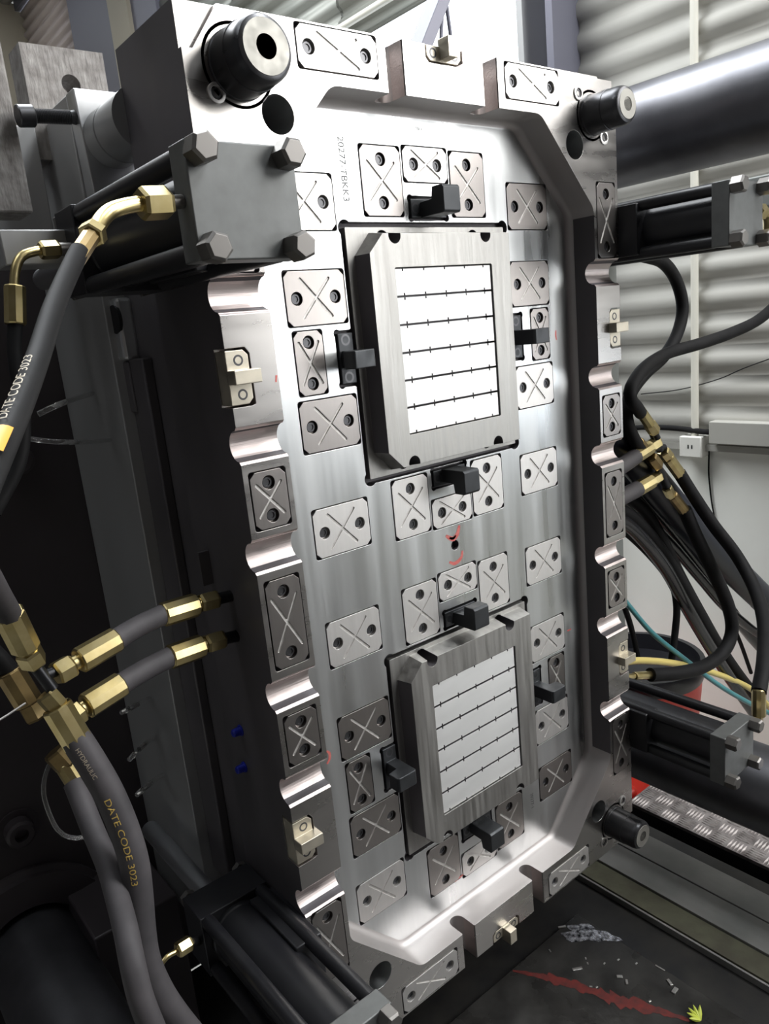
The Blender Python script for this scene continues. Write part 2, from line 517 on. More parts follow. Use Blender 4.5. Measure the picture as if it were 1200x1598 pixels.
# --- list of wear plates: centre x, centre z, depth, kind
PK = {  # kind: half width, half height, screw offsets, half length of the cross grooves x / z
    'broad':   (52.6, 38.2, [(-34, 0), (34, 0)], (25, 27)),
    'upright': (39.0, 50.0, [(0, 31), (0, -31)], (26, 27)),
    'small':   (47.0, 25.8, [(-25, 0), (25, 0)], (28, 19)),
    'slim':    (25.0, 46.0, [(0, 30), (0, -30)], (17, 30)),
    'rimlong': (66.0, 26.0, [(-48, 0), (46, 0)], (32, 18)),
    'rimside': (27.5, 39.5, [(0, 23), (0, -23)], (19, 22)),
    'rimtall': (27.5, 65.5, [(0, 46), (0, -46)], (20, 38)),
}
plates = []
for sx in (-1, 1):
    for z in (441, 256, 92, -91, -256, -441): plates.append((sx * 236.6, z, FY, 'broad'))
    for z in (573, -573): plates.append((sx * 240, z, FY, 'broad'))
    for z in (349, -349): plates.append((sx * 259.5, z, FY, 'slim'))
    for z in (605, 94, -94, -605): plates.append((sx * 92, z, FY, 'upright'))
    for z in (751.6, -751.6): plates.append((sx * 197.5, z, 0, 'rimlong'))
    for z in (179, -179): plates.append((sx * 390, z, 0, 'rimside'))
    for z in (541, 0, -541): plates.append((sx * 390, z, 0, 'rimtall'))
for z in (632, 68, -65, -635): plates.append((0, z, FY, 'small'))
rec = MB()
for x, z, y, k in plates:
    hx, hz = PK[k][0] + 1.8, PK[k][1] + 1.8
    rec.prism(rrect(x, z, hx, hz, 4.5), y - 8, y + 12)
def dogbone(mb, x, z, hx, hz, r, y0, y1, inset=.55):
    """rectangular recess with round relief holes at its corners, one outline"""
    out = []
    for sx, sz, a0 in ((1, 1, -45), (-1, 1, 45), (-1, -1, 135), (1, -1, 225)):
        px, pz = x + sx * (hx - r * inset * .4), z + sz * (hz - r * inset * .4)
        for k in range(11):
            a = math.radians(a0 + 180 * k / 10)
            out.append((px + r * math.cos(a), pz + r * math.sin(a)))
    mb.prism(out, y0, y1)
rec2, rec3, rec4 = MB(), MB(), MB()
for zc in (347.5, -347.5):
    dogbone(rec2, 0, zc, 174.2, 192.7, 12, FY - 8, FY + 16)
hooks = [(0, 567, 'z', 1), (0, 130, 'z', -1), (0, -128, 'z', 1), (0, -567, 'z', -1),
         (-192.5, 349, 'x', -1), (192.5, 349, 'x', 1), (-192.5, -349, 'x', -1), (192.5, -349, 'x', 1)]
for x, z, ax, s in hooks:
    hx, hz = (39.5, 15.5) if ax == 'z' else (15.5, 39.5)
    dogbone(rec3, x, z, hx, hz, 6, FY - 8, FY + 11)
locks = [(-410, 345, 'l'), (-410, -345, 'l'), (410, 345, 'r'), (410, -345, 'r'), (0, 766, 't'), (0, -766, 'b')]
for x, z, s in locks:
    if s in 'lr':
        sx = -1 if s == 'l' else 1
        rec4.prism([(sx * 392, z - 36), (sx * 392, z + 30), (sx * 398, z + 38), (sx * 440, z + 38), (sx * 440, z - 38), (sx * 398, z - 38)][::sx], -8, 30)
    else:
        sz = 1 if s == 't' else -1
        rec4.prism([(x - 38, sz * 795), (x - 38, sz * 764), (x - 32, sz * 758), (x + 32, sz * 758), (x + 38, sz * 764), (x + 38, sz * 795)][::sz], -8, 30)
steps = MB()
for sx in (-1, 1):
    for sz in (-1, 1):
        t = [(sx * 413, sz * 729), (sx * 368, sz * 789), (sx * 440, sz * 789), (sx * 440, sz * 729)]
        steps.prism(t, -8, 7)
bores = MB()
for sx in (-1, 1):
    for sz in (-1, 1):
        bores.cyl((sx * 304, -8, sz * 666), (sx * 304, 120, sz * 666), 24, 32)
bores.cyl((0, FY - 8, 3), (0, FY + 25, 3), 9, 24)
boolean(mould, [pocket, grooves, rec, rec2, rec3, rec4, steps, bores])
mould.data.materials.append(M['floor'])
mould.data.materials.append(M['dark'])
mould.data.materials.append(M['channel'])
mould.data.materials.append(M['pwall'])
for p in mould.data.polygons:
    if p.center.y > .0302 and p.center.y < .07: p.material_index = 4 if p.center.y < .0598 and abs(p.normal.y) > .01 else 1
    if .0008 < p.center.y < .0466 and p.area > 1e-6 and p.material_index == 0:
        ax_, az_ = abs(p.center.x), abs(p.center.z)
        if abs(p.normal.y) < .999 and (ax_ > .3535 or az_ > .7095) and not (ax_ < .39 and az_ > .6 and ax_ > .25): p.material_index = 3
        elif ax_ < .3535 and az_ < .7095 and abs(p.normal.y) < .3: p.material_index = 4
    if (p.center.y > .0608 and p.center.y < .15) or abs(p.center.y - .012) < .0005 or abs(p.center.y - .006) < .0004: p.material_index = 2  # recess faces coloured dark in place of their shade
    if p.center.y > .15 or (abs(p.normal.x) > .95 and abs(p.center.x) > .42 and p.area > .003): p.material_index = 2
shade(mould.data, 28)

# --- wear plates with engraved crosses and two cap screws each
def capscrew(r=8.2, sunk=2.5):
    """socket cap screw head seen from its face, local centre at plate surface"""
    mb = MB()
    mb.lathe((0, sunk, 0), (0, 1, 0), [(1.2, r - 1.2), (0, r - 2), (0, r * .56), (5, r * .5)], 20)
    return mb
SOCK = MB().lathe((0, 2.5, 0), (0, 1, 0), [(1.4, 8.2), (0, 7.4), (-.01, 4.9), (4.5, 4.6), (4.6, .2), (9, .3), (9, 8.2)], 18).mesh('cap_screw', (0, 0, 0), M['screw'], 40)
def screw_at(parent, x, y, z, scale=1.):
    o = bpy.data.objects.new('cap_screw', SOCK)
    COL.objects.link(o)
    finish(o, (x, y, z), parent)
    if scale != 1.: o.scale = (scale, 1, scale)
    return o
def chamfered(hx, hz, c):
    return [(hx, -hz + c), (hx, hz - c), (hx - c, hz), (-hx + c, hz), (-hx, hz - c), (-hx, -hz + c), (-hx + c, -hz), (hx - c, -hz)]
def capsule(x0, z0, x1, z1, r, n=4):
    d = Vector((x1 - x0, z1 - z0)).normalized()
    a0 = math.atan2(d.y, d.x)
    out = []
    for (px, pz, s) in ((x1, z1, -90), (x0, z0, 90)):
        for k in range(n + 1):
            a = a0 + math.radians(s + 180 * k / n)
            out.append((px + r * math.cos(a), pz + r * math.sin(a)))
    return out
proto = {}
for k, (hx, hz, scr, (gx, gz)) in PK.items():
    o = MB().prism(chamfered(hx, hz, 8.), -.8, 9).build('wear_plate', M['plate'], None, origin=(0, 0, 0), smooth=0)
    h1, h2, cb = MB(), MB(), MB()
    h1.prism(capsule(-gx, gz, gx, -gz, 2.3), -4, .8)
    h2.prism(capsule(-gx, -gz, gx, gz, 1.8), -4, .8)
    for sx, sz in scr:
        cb.cyl((sx, -5, sz), (sx, 7, sz), 9.8, 24)
    boolean(o, [h1, h2, cb])
    shade(o.data, 28)
    o.data.materials.append(M['engrave'])
    for p in o.data.polygons:
        if -.0004 < p.center.y < .001 and p.center.y > -.00075: p.material_index = 1
    proto[k] = o
dullmesh = {}
for x, z, y, k in plates:
    src = proto[k]
    dull = k in ('rimside', 'rimtall') or (k == 'broad' and x > 0 and z in (573, 441, -573)) or (k == 'slim' and x > 0) or (x < 0 and k in ('broad', 'slim') and (abs(z) in (256, 441, 349))) or (k == 'upright' and abs(z) == 605)  # plates that get the darkened steel
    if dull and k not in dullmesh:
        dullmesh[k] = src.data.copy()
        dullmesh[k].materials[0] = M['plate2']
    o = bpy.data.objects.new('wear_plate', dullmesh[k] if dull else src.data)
    COL.objects.link(o)
    finish(o, (x, y, z), mould)
    for sx, sz in PK[k][2]:
        s = screw_at(o, x + sx, y + .5, z + sz, .95)
        s.rotation_euler.y = random.random() * 3
for o in proto.values():
    bpy.data.objects.remove(o)

# --- the two cavity inserts
def insert(zc):
    o = MB().prism(rrect(0, zc, 172.4, 190.9, 1.5), FY - .6, FY + 14).build('cavity_insert', M['insert'], mould, origin=(0, FY, zc), smooth=0)
    blk = MB()
    base = [(-160, -150), (-128, -184), (160, -184), (160, 184), (-128, 184), (-160, 150)]
    top = [(-153, -150), (-125, -178), (153, -178), (153, 178), (-125, 178), (-153, 150)]
    blk.rings([[(p[0], FY + 5, zc + p[1]) for p in base], [(p[0], 30, zc + p[1]) for p in top]])
    o.parent = None
    o.location = W(*ORG[o.name])
    bpy.context.view_layer.update()
    boolean(o, [blk], 'UNION')
    cut = MB().prism(rrect(0, zc, 107, 128.5, 2.5), 15, 45)
    no = MB()
    for sx in (-1, 1):
        for sz in (-1, 1):
            no.cyl((sx * 99 - 3, 18, zc + sz * 175), (sx * 99 - 3, 71, zc + sz * 175), 12, 28)
    boolean(o, [cut, no])
    finish(o, ORG[o.name], mould)
    shade(o.data, 28)
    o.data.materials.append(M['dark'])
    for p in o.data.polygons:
        if abs(p.center.y + .015) < .0004: p.material_index = 1  # shade painted on the floor under the bars
        if abs(p.normal.y) < .3 and p.area < 3e-4 and .08 < abs(p.center.x) < .118 and .155 < abs(p.center.z) < .2: p.material_index = 1  # shade painted inside the notch holes
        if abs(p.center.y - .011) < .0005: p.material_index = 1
    # six polished bars with dark joints, small notches across every joint
    n, gap = 6, 3.4
    hb = 256.0 / n
    ticks = [-90, -46, -1, 44, 88]
    for i in range(n):
        z1, z0 = 128 - hb * i - gap / 2, 128 - hb * (i + 1) + gap / 2
        def edge(xs, z, s, d=3.4, w=1.3):
            pts = []
            for x in xs:
                q = [(x - w, z), (x - w, z + s * d), (x + w, z + s * d), (x + w, z)]
                pts += q if xs[0] < xs[-1] else q[::-1]
            return pts
        x0, x1 = -105.2, 104.2
        pts = [(x0, z0)] + edge(ticks, z0, 1) + [(x1, z0), (x1, z1)] + edge(ticks[::-1], z1, -1) + [(x0, z1)]
        MB().prism([(p[0], p[1] + zc) for p in pts], 32.5, 44.8).build('insert_bar', M['polish'], o, smooth=0)
        bar = o.children[-1]
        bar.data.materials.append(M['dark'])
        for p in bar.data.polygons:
            if abs(p.normal.y) < .5: p.material_index = 1  # bar sides coloured dark as shade in the joints
    return o
insert(347.5)
insert(-347.5)

# --- black hook locks (base with two screws, arm standing out, claw turned outwards)
def hook(x, z, ax, s):
    if ax == 'z':
        o = MB().box(x - 38, x + 38, FY - 1, FY + 10, z - 14, z + 14)
        prof = [(FY + 2, z - s * 14), (8, z - s * 14), (5, z - s * 11), (5, z + s * 23), (8, z + s * 27), (30, z + s * 27), (33, z + s * 10), (FY + 2, z + s * 9)]
        o.rings([[(x - 18, p[0], p[1]) for p in prof], [(x + 18, p[0], p[1]) for p in prof]])
        sc = [(x - 28, z), (x + 28, z)]
    else:
        o = MB().box(x - 14, x + 14, FY - 1, FY + 10, z - 38, z + 38)
        prof = [(FY + 2, x - s * 13), (8, x - s * 13), (5, x - s * 10), (5, x + s * 25), (8, x + s * 28), (30, x + s * 28), (33, x + s * 9), (FY + 2, x + s * 9)]
        o.rings([[(p[1], p[0], z - 14) for p in prof], [(p[1], p[0], z + 12) for p in prof]])
        sc = [(x, z + 28), (x, z - 28)]
    ob = o.build('hook_lock', M['hook'], mould, origin=(x, FY, z), smooth=0, bevel=1.2)
    for a, b in sc: screw_at(ob, a, FY - 3.6, b, 1.15)
    return ob
for h in hooks: hook(*h)

# --- tan parting locks at the outer edge
def lock(x, z, s):
    mb, sc = MB(), []
    if s in 'lr':
        sx = -1 if s == 'l' else 1
        a, b = sx * 394, sx * 427
        mb.prism([(a, z - 28), (a, z + 28), (a + sx * 7, z + 35), (b, z + 35), (b, z - 35), (a + sx * 7, z - 35)], 1, 28)
        mb.box(min(a - sx * 6, b), max(a - sx * 6, b), -18, 4, z - 8, z + 10)
        sc = [(sx * 409, z + 22), (sx * 409, z - 22)]
    else:
        sz = 1 if s == 't' else -1
        mb.prism([(x - 35, sz * 782), (x - 35, sz * 768), (x - 28, sz * 761), (x + 28, sz * 761), (x + 35, sz * 768), (x + 35, sz * 782)], 1, 28)
        mb.box(x - 8, x + 10, -18, 4, min(sz * 764, sz * 792), max(sz * 764, sz * 792))
        sc = [(x + 22, sz * 772), (x - 22, sz * 772)]
    ob = mb.build('parting_lock', M['lock'], mould, origin=(x, 0, z), smooth=0, bevel=.8)
    for a, b in sc: screw_at(ob, a, -1.8, b, .95)
for l in locks: lock(*l)

# --- guide pins in the corners, each with a bushing ring and two retaining screws
for sx, sz, r in ((-1, 1, 40), (1, 1, 33), (1, -1, 33), (-1, -1, 33)):
    x, z, L_ = sx * 354, sz * 717, 70 if r > 35 else 76
    big = r > 35
    g = MB().lathe((x, 2, z), (0, -1, 0), [(0, r + 1), (6, r + 1), (7, r), (L_ * .55, r), (L_ * .55 + .5, r - 1), (L_ - 12, r - 1.5), (L_ - 6, r - 2.5), (L_ - 2, r - 5), (L_, r - 9)], 48).build('guide_pin', M['pin'], mould, origin=(x, 0, z), smooth=30)
    MB().lathe((x, 2 - L_, z), (0, -1, 0), [(0, r - 9), (.8, r - 9.4), (.8, r * .34), (-14, r * .33), (-14, .1)], 40).build('pin_end', M['pinend'], g, smooth=30)
    MB().lathe((x, 2 - L_ + 10, z), (0, -1, 0), [(0, r * .325), (.5, .1)], 24).build('threaded_hole', M['void'], g)
    MB().lathe((x, .6, z), (0, -1, 0), [(0, r + 9), (.6, r + 9), (.6, r + 5), (0, r + 4.5)], 48).build('bushing_ring', M['dark'], g, smooth=30)
    for qx, qz in ((sx * 318, sz * 750), (sx * 389, sz * 683)):
        MB().lathe((qx, 1, qz), (0, -1, 0), [(0, 12), (3, 12), (3.5, 11), (3.5, 8), (.5, 7.6), (.5, .1)], 28).build('retaining_washer', M['plate'], g, smooth=30)
        screw_at(g, qx, -3.2, qz, .85)
screw_at(mould, 0, FY + 6, 3, 1.05)

# --- stacked back plates and pillars of the same mould
bp = MB().box(-451, 451, 331, 432, -765, 764).build('back_plate', M['backgrey'], mould, bevel=2)
bp2 = MB().box(-449, 449, 433, 618, -740, 752).build('clamping_plate', M['backgrey'], mould, bevel=2)
for sx in (-1, 1):
    for z in (700, -700):
        MB().lathe((sx * 405, 184, z), (0, 1, 0), [(0, 42), (70, 42), (71, 40), (74, 40), (75, 42), (148, 42)], 36).build('support_pillar', M['backgrey'], mould, smooth=30)
MB().box(-415, -330, 184, 332, -640, 640).build('spacer_block', M['dark'], mould, bevel=2)
MB().box(330, 415, 184, 332, -640, 640).build('spacer_block', M['dark'], mould, bevel=2)
MB().box(-330, 330, 230, 290, -600, 600).build('ejector_plate', M['dark'], mould)
lb = MB().prism([(-440, 308), (-413, 308), (-413, 362), (-440, 368)][::-1], 378, 474, axis='z').build('latch_bar', M['bright'], mould, smooth=0, bevel=6)
MB().cyl((-441, 322, 442), (-436, 322, 442), 22, 24).build('bore', M['void'], lb)
MB().box(-436, -414, 312, 366, 296, 376).build('latch_cover', M['dark'], mould, bevel=3)
MB().box(-432, -414, 262, 330, -560, 380).build('side_strip', M['dark'], mould, bevel=3)
MB().box(-444, -426, 140, 146, 40, 92).build('seam_clip', M['dark'], mould)

# --- stamped characters and marker strokes
def text_mesh(body, size):
    cu = bpy.data.curves.new('t', 'FONT')
    cu.body = body
    cu.size = size
    ob = bpy.data.objects.new('t', cu)
    COL.objects.link(ob)
    bpy.context.view_layer.update()
    me = bpy.data.meshes.new_from_object(ob.evaluated_get(bpy.context.evaluated_depsgraph_get()))
    vs = [v.co.copy() for v in me.vertices]
    fs = [tuple(p.vertices) for p in me.polygons]
    bpy.data.objects.remove(ob)
    bpy.data.curves.remove(cu)
    bpy.data.meshes.remove(me)
    return vs, fs
def stamp(body, size, x, z, name, m_, down=True, y=FY - .25):
    vs, fs = text_mesh(body, size)
    if down: pts = [(x + v.y, y, z - v.x) for v in vs]
    else: pts = [(x + v.x, y, z + v.y) for v in vs]
    return MB().add(pts, fs).build(name, m_, mould, smooth=0)
stamp('20277-TBKK3', 15.5, -168, 664, 'stamped_text', M['stamp'])
stamp('20277-TBKK3', 7, -36, 682, 'stamped_text', M['stamp'], down=False)
stamp('20277-1', 11, 158, -578, 'stamped_text', M['stamp'])
def stroke(pts, w, y=FY - .3, m_=None):
    mb = MB()
    fr = frames([(p[0], y, p[1]) for p in spline([(a, 0, b) for a, b in pts], 3) for p in [(p.x, p.z)]])
    vs = []
    n = len(fr)
    for k, (p, t, a, b) in enumerate(fr):
        s = Vector((t.z, 0, -t.x)) * w * .5 * (.5 + .5 * math.sin(PI * (k + .6) / (n + .2)))
        vs += [p + s, p - s]
    fs = [(2 * i, 2 * i + 1, 2 * i + 3, 2 * i + 2) for i in range(n - 1)]
    return mb.add(vs, fs).build('marker_stroke', m_ or M['redmark'], mould, smooth=0)
stroke([(-20, 25), (-10, 18), (-2, 15), (8, 22), (14, 36)], 9)
stroke([(-12, 19), (-3, 16), (4, 20)], 5)
stroke([(-17, -24), (-6, -30), (6, -28), (14, -22), (17, -12)], 7)
stroke([(305, 352), (304, 342), (306, 334)], 4)
stroke([(300, -262), (312, -262)], 3.5)
stroke([(-317, -262), (-312, -268), (-313, -278), (-319, -284)], 5)
stroke([(-356, 342), (-358, 333)], 3, y=-.3)
MBr = stroke([(-70, -655), (-40, -652)], 4)

# ---------------------------------------------------------------- hydraulic cylinders at the four corners
def hex_bolt(mb, p, d, r=14, h=13, rot=0.):
    p, d = Vector(p), Vector(d)
    mb.lathe(p, d, [(0, r * .98), (0.1, r), (h - 3, r), (h, r * .80)], 6, rot)
    return mb
def cylinder(sx, sz, label):
    xc, zc = sx * 491, sz * 520
    e = empty('hydraulic_cylinder', (xc, -40, zc - 53), label, 'cylinder', 'hydraulic cylinders bolted to the mould sides')
    MB().box(xc - 59, xc + 59, -213, -181, zc - 53, zc + 53).build('end_cap', M['cap'], e, bevel=1.5)
    MB().box(xc - 59, xc + 59, 108, 175, zc - 53, zc + 53).build('end_cap', M['black'], e, bevel=1.5)
    MB().lathe((xc, -182, zc), (0, 1, 0), [(0, 47), (6, 47), (8, 45), (282, 45), (284, 47), (291, 47)], 40).build('barrel', M['black'], e, smooth=30)
    MB().cyl((xc, 174, zc), (xc, 470, zc), 17, 28).build('piston_rod', M['rod'], e)
    MB().lathe((xc, 174, zc), (0, 1, 0), [(0, 26), (10, 26), (12, 24), (16, 24)], 28).build('gland', M['black'], e, smooth=30)
    # bracket that ties the barrel to the side of the mould
    MB().box(min(sx * 426, sx * 470), max(sx * 426, sx * 470), -40, 100, zc - 46, zc + 46).build('mounting_bracket', M['black'], e, bevel=2)
    for qx in (-47, 47):
        for qz in (-43, 43):
            MB().cyl((xc + qx, -182, zc + qz), (xc + qx, 109, zc + qz), 11, 18).build('tie_rod', M['black'], e)
            mb = hex_bolt(MB(), (xc + qx, -213, zc + qz), (0, -1, 0), 14.5, 22, random.random())
            mb.build('hex_bolt', M['bolt'], e, smooth=20)
            mb2 = hex_bolt(MB(), (xc + qx, 175, zc + qz), (0, 1, 0), 13, 12, random.random())
            mb2.build('rod_nut', M['bolt'], e, smooth=20)
    return e
cyl_tl = cylinder(-1, 1, 'hydraulic cylinder with a grey end cap covering the upper left edge of the mould')
cyl_bl = cylinder(-1, -1, 'hydraulic cylinder low on the left with a chrome rod showing behind it')
cyl_tr = cylinder(1, 1, 'hydraulic cylinder at upper right below the thick tie bar')
cyl_br = cylinder(1, -1, 'hydraulic cylinder at lower right above the checker plate')

# ---------------------------------------------------------------- hoses and fittings
def fitting(a, b, r, kind, parent, m_=None, name=None):
    """one piece of a hose end between points a and b"""
    a, b = Vector(a), Vector(b)
    L_ = (b - a).length
    d = b - a
    if kind == 'ferrule':
        mb = MB()
        n = 10
        mb.lathe(a, d, [(0, r * .9), (L_ * .04, r), (L_ * .96, r), (L_, r * .9)], n)
        return mb.build(name or 'ferrule', m_ or M['brass'], parent, smooth=20, bevel=.8)
    if kind == 'nut':
        mb = MB().lathe(a, d, [(0, r * .88), (L_ * .12, r), (L_ * .88, r), (L_, r * .88)], 6, .3)
        return mb.build(name or 'swivel_nut', m_ or M['brass'], parent, smooth=15)
    mb = MB().lathe(a, d, [(0, r), (L_, r)], 20)
    return mb.build(name or 'neck', m_ or M['brass'], parent, smooth=30)
def hose(name, pts, r, m_, label, cat='hose', group=None, n=14, step=9.):
    sp = spline(pts, step)
    o = MB().tube(sp, r, n).build(name, m_, smooth=60)
    tag(o, label, cat, group)
    return o, sp
def wrap_text(body, size, sp, s0, ang, r, parent, m_, name='printed_text', flip=False, wide=1.):
    """letters printed round a hose: x runs along the hose, y round it"""
    fr = frames(sp)
    acc = [0.]
    for i in range(1, len(fr)): acc.append(acc[-1] + (fr[i][0] - fr[i - 1][0]).length)
    vs, fs = text_mesh(body, size)
    out = []
    for v in vs:
        s = s0 + (-v.x if flip else v.x) * wide
        k = max(i for i in range(len(acc) - 1) if acc[i] <= max(s, 0))
        w = min(1, max(0, (s - acc[k]) / (acc[k + 1] - acc[k])))
        p = fr[k][0].lerp(fr[k + 1][0], w)
        t, a, b = fr[k][1], fr[k][2].lerp(fr[k + 1][2], w).normalized(), fr[k][3].lerp(fr[k + 1][3], w).normalized()
        an = ang - (v.y if not flip else -v.y) / r
        out.append(p + (a * math.cos(an) + b * math.sin(an)) * (r + .25))
    return MB().add(out, fs).build(name, m_, parent, smooth=0)
def pixel(p):
    q = [sum(RM[j][i] * (p[i] - CAM[i]) for i in range(3)) for j in range(3)]
    return 600 + FPX * q[0] / q[2], 799 + FPX * q[1] / q[2]
def spot(sp, r, uv):
    """arc length and angle round the hose of the place seen at uv"""
    best = None
    acc = 0.
    fr = frames(sp)
    for k, (p, t, a, b) in enumerate(fr):
        if k: acc += (p - fr[k - 1][0]).length
        to = (Vector(CAM) - p).normalized()
        for j in range(72):
            an = 2 * PI * j / 72
            n = a * math.cos(an) + b * math.sin(an)
            if n.dot(to) < .12: continue
            q = pixel(p + n * r)
            e = (q[0] - uv[0]) ** 2 + (q[1] - uv[1]) ** 2
            if best is None or e < best[0]: best = (e, acc, an)
    return best[1], best[2]
def print_on(o, sp, r, body, size, uv, flip, m_, name='printed_text', wide=1.):
    s, an = spot(sp, r, uv)
    wrap_text(body, size, sp, s, an, r, o, m_, name, flip, wide)
def label_on(o, sp, r, uv, length, m_):
    s, an = spot(sp, r, uv)
    vs, n = [], 12
    fr = frames(sp)
    acc = [0.]
    for i in range(1, len(fr)): acc.append(acc[-1] + (fr[i][0] - fr[i - 1][0]).length)
    for i in range(n + 1):
        ss = s + length * (i / n - .3)
        k = max(j for j in range(len(acc) - 1) if acc[j] <= max(ss, 0))
        w = (ss - acc[k]) / (acc[k + 1] - acc[k])
        p, a, b = fr[k][0].lerp(fr[k + 1][0], w), fr[k][2], fr[k][3]
        for q in range(5):
            g = an + (q - 2) * .28
            vs.append(p + (a * math.cos(g) + b * math.sin(g)) * (r + .35))
    MB().add(vs, [(5 * i + j, 5 * i + j + 1, 5 * i + j + 6, 5 * i + j + 5) for i in range(n) for j in range(4)]).build('orange_label', m_, o, smooth=60)

# left: two short hoses from the mould side to tee fittings
PL = Vector((-427, 90, 31)), Vector((-427, 91, -31))
def side_hose(px, Y, label, group):
    """px: list of photo points: port, adapter end, nut end, ferrule end | hose mid | ferrule, ferrule end, nut end"""
    P = [at(u, v, y) for (u, v), y in zip(px, Y)]
    w = rad(37, P[4])
    o, sp = hose('hydraulic_hose', [P[3], P[4], P[5]] if len(P) == 8 else P[3:6], w * .92, M['hosegrey'], label, group=group)
    fitting(P[0], P[1], w * .55, 'neck', o, M['blackfit'], 'adapter')
    fitting(P[1], P[2], w * .92, 'nut', o)
    fitting(P[2], P[2].lerp(P[3], .2), w * .6, 'neck', o)
    fitting(P[2].lerp(P[3], .1), P[3].lerp(P[4], .1), w * 1.08, 'ferrule', o)
    fitting(P[5].lerp(P[4], .12), P[6], w * 1.08, 'ferrule', o)
    fitting(P[6], P[6].lerp(P[7], .3), w * .6, 'neck', o)
    fitting(P[6].lerp(P[7], .25), P[7], w * 1.0, 'nut', o)
    return o
side_hose([(368, 928), (338, 935), (311, 942), (257, 958), (215, 978), (178, 1000), (122, 1032), (86, 1053)], (90, 88, 85, 78, 70, 60, 50, 44),
          'upper of the two short brass-ended hoses at the left of the mould', 'short hoses at the left of the mould')
side_hose([(376, 991), (348, 997), (320, 1006), (268, 1024), (225, 1046), (185, 1070), (133, 1103), (108, 1122)], (90, 88, 85, 78, 70, 60, 50, 44),
          'lower of the two short brass-ended hoses at the left of the mould', 'short hoses at the left of the mould')
# the tee chain on the left
T1, T2 = at(66, 1056, 40), at(84, 1092, 30)
tee = empty('tee_fitting', at(70, 1060, 40), 'black and brass tee fittings joining the hoses at the left', 'fitting')
w = rad(36, T1)
MB().cyl(at(48, 1030, 42), at(82, 1076, 34), w * .55, 20).build('tee_body', M['blackfit'], tee)
MB().cyl(T1, at(90, 1046, 44), w * .5, 20).build('tee_branch', M['blackfit'], tee)
fitting(at(70, 1082, 36), at(92, 1106, 30), w * .95, 'nut', tee)
fitting(at(100, 1096, 36), at(112, 1118, 40), w * .62, 'nut', tee, name='branch_nut')
# hose coming from the upper left into the tee
o, sp = hose('hydraulic_hose', [at(-60, 830, -120), at(-25, 890, -60), at(0, 935, -20), at(18, 965, 10)], rad(40, at(0, 935, -20)), M['hosegrey'],
             'hose entering at the left edge and ending in a large brass ferrule above the tee')
wf_ = rad(47, at(26, 980, 14))
fitting(at(12, 955, 6), at(40, 1010, 26), wf_, 'ferrule', o)
fitting(at(40, 1010, 26), at(44, 1017, 30), wf_ * .7, 'neck', o)
fitting(at(42, 1014, 28), at(54, 1035, 38), wf_ * .92, 'nut', o)
# second ferrule and nut behind, dull
o, sp = hose('hydraulic_hose', [at(-40, 990, 160), at(0, 1030, 150), at(18, 1052, 150)], rad(30, at(0, 1040, 150)), M['hose'], 'dark hose end with a dull brass ferrule behind the left tee')
fitting(at(14, 1046, 150), at(46, 1098, 140), rad(44, at(30, 1080, 150)), 'ferrule', o, M['brassd'])
fitting(at(44, 1096, 140), at(58, 1122, 135), rad(36, at(50, 1110, 140)), 'nut', o, M['brassd'])
# big hose that sweeps from the tee to the bottom edge, with printing
pts = [at(118, 1152, 20), at(140, 1186, 8), at(170, 1238, -6), at(196, 1300, -20), at(210, 1350, -28), at(216, 1400, -32), at(220, 1450, -36), at(228, 1500, -42), at(252, 1555, -52), at(292, 1610, -64), at(335, 1655, -75)]
r_ = rad(46, pts[2])
oh, sp = hose('hydraulic_hose', pts, r_, M['hosegrey'], 'long grey-black hose with orange print sweeping from the left tee down to the bottom edge', n=20)
fitting(at(88, 1102, 30), at(124, 1162, 18), r_ * 1.02, 'ferrule', oh)
print_on(oh, sp, r_, 'HYDRAULIC', r_ * .42, (113, 1166), False, M['palefig'], wide=1.0)
print_on(oh, sp, r_, 'DATE CODE 3023', r_ * .6, (161, 1248), False, M['ink'], wide=1.35)
pts = [at(116, 1222, 110), at(143, 1290, 60), at(168, 1350, 10), at(183, 1400, -35), at(196, 1450, -80), at(206, 1500, -110), at(219, 1555, -125), at(238, 1605, -135), at(262, 1660, -140)]
o, sp = hose('hydraulic_hose', pts, rad(38, pts[4]), M['hosegrey'], 'dusty scuffed hose beside the printed one, running to the bottom edge', n=18)
fitting(at(84, 1172, 150), at(106, 1196, 142), rad(38, at(95, 1185, 150)), 'nut', o, M['brassd'])
fitting(at(100, 1192, 142), at(130, 1240, 122), rad(30, at(115, 1215, 135)), 'ferrule', o, M['brass'])
# upper left: elbow on the front port of the cylinder, hose running down towards the viewer
EP = Vector((-550, -197, 522))
N0, N1 = at(263, 316, -197), at(218, 318, -200)
el = [N1, at(195, 322, -202), at(172, 330, -206), at(157, 345, -214), at(147, 364, -226)]
pts = [at(124, 392, -246), at(110, 420, -262), at(84, 480, -300), at(60, 555, -350), at(34, 625, -400), at(6, 690, -450), at(-40, 790, -520)]
r_ = rad(30, pts[0])
oh, sp = hose('hydraulic_hose', pts, [r_, rad(44, pts[3])], M['hose'], 'black hose with yellow date code print hanging from the brass elbow at upper left', n=20)
fitting(Vector((-551, -197, 522)), N0, rad(22, N0), 'neck', oh, M['bolt'], 'port_adapter')
fitting(N0, N1, rad(50, N0), 'nut', oh)
MB().tube(spline(el, 5), rad(25, el[2]), 16).build('elbow_pipe', M['brass'], oh, smooth=60)
fitting(at(149, 360, -224), at(141, 370, -232), rad(42, el[-1]), 'nut', oh, name='elbow_collar')
fitting(at(143, 367, -230), at(116, 408, -254), rad(30, pts[0]), 'ferrule', oh, M['brassd'])
rr = rad(44, pts[3])
print_on(oh, sp, rr, 'DATE CODE 3023', rr * .85, (10, 655), True, M['palefig'], wide=1.5)
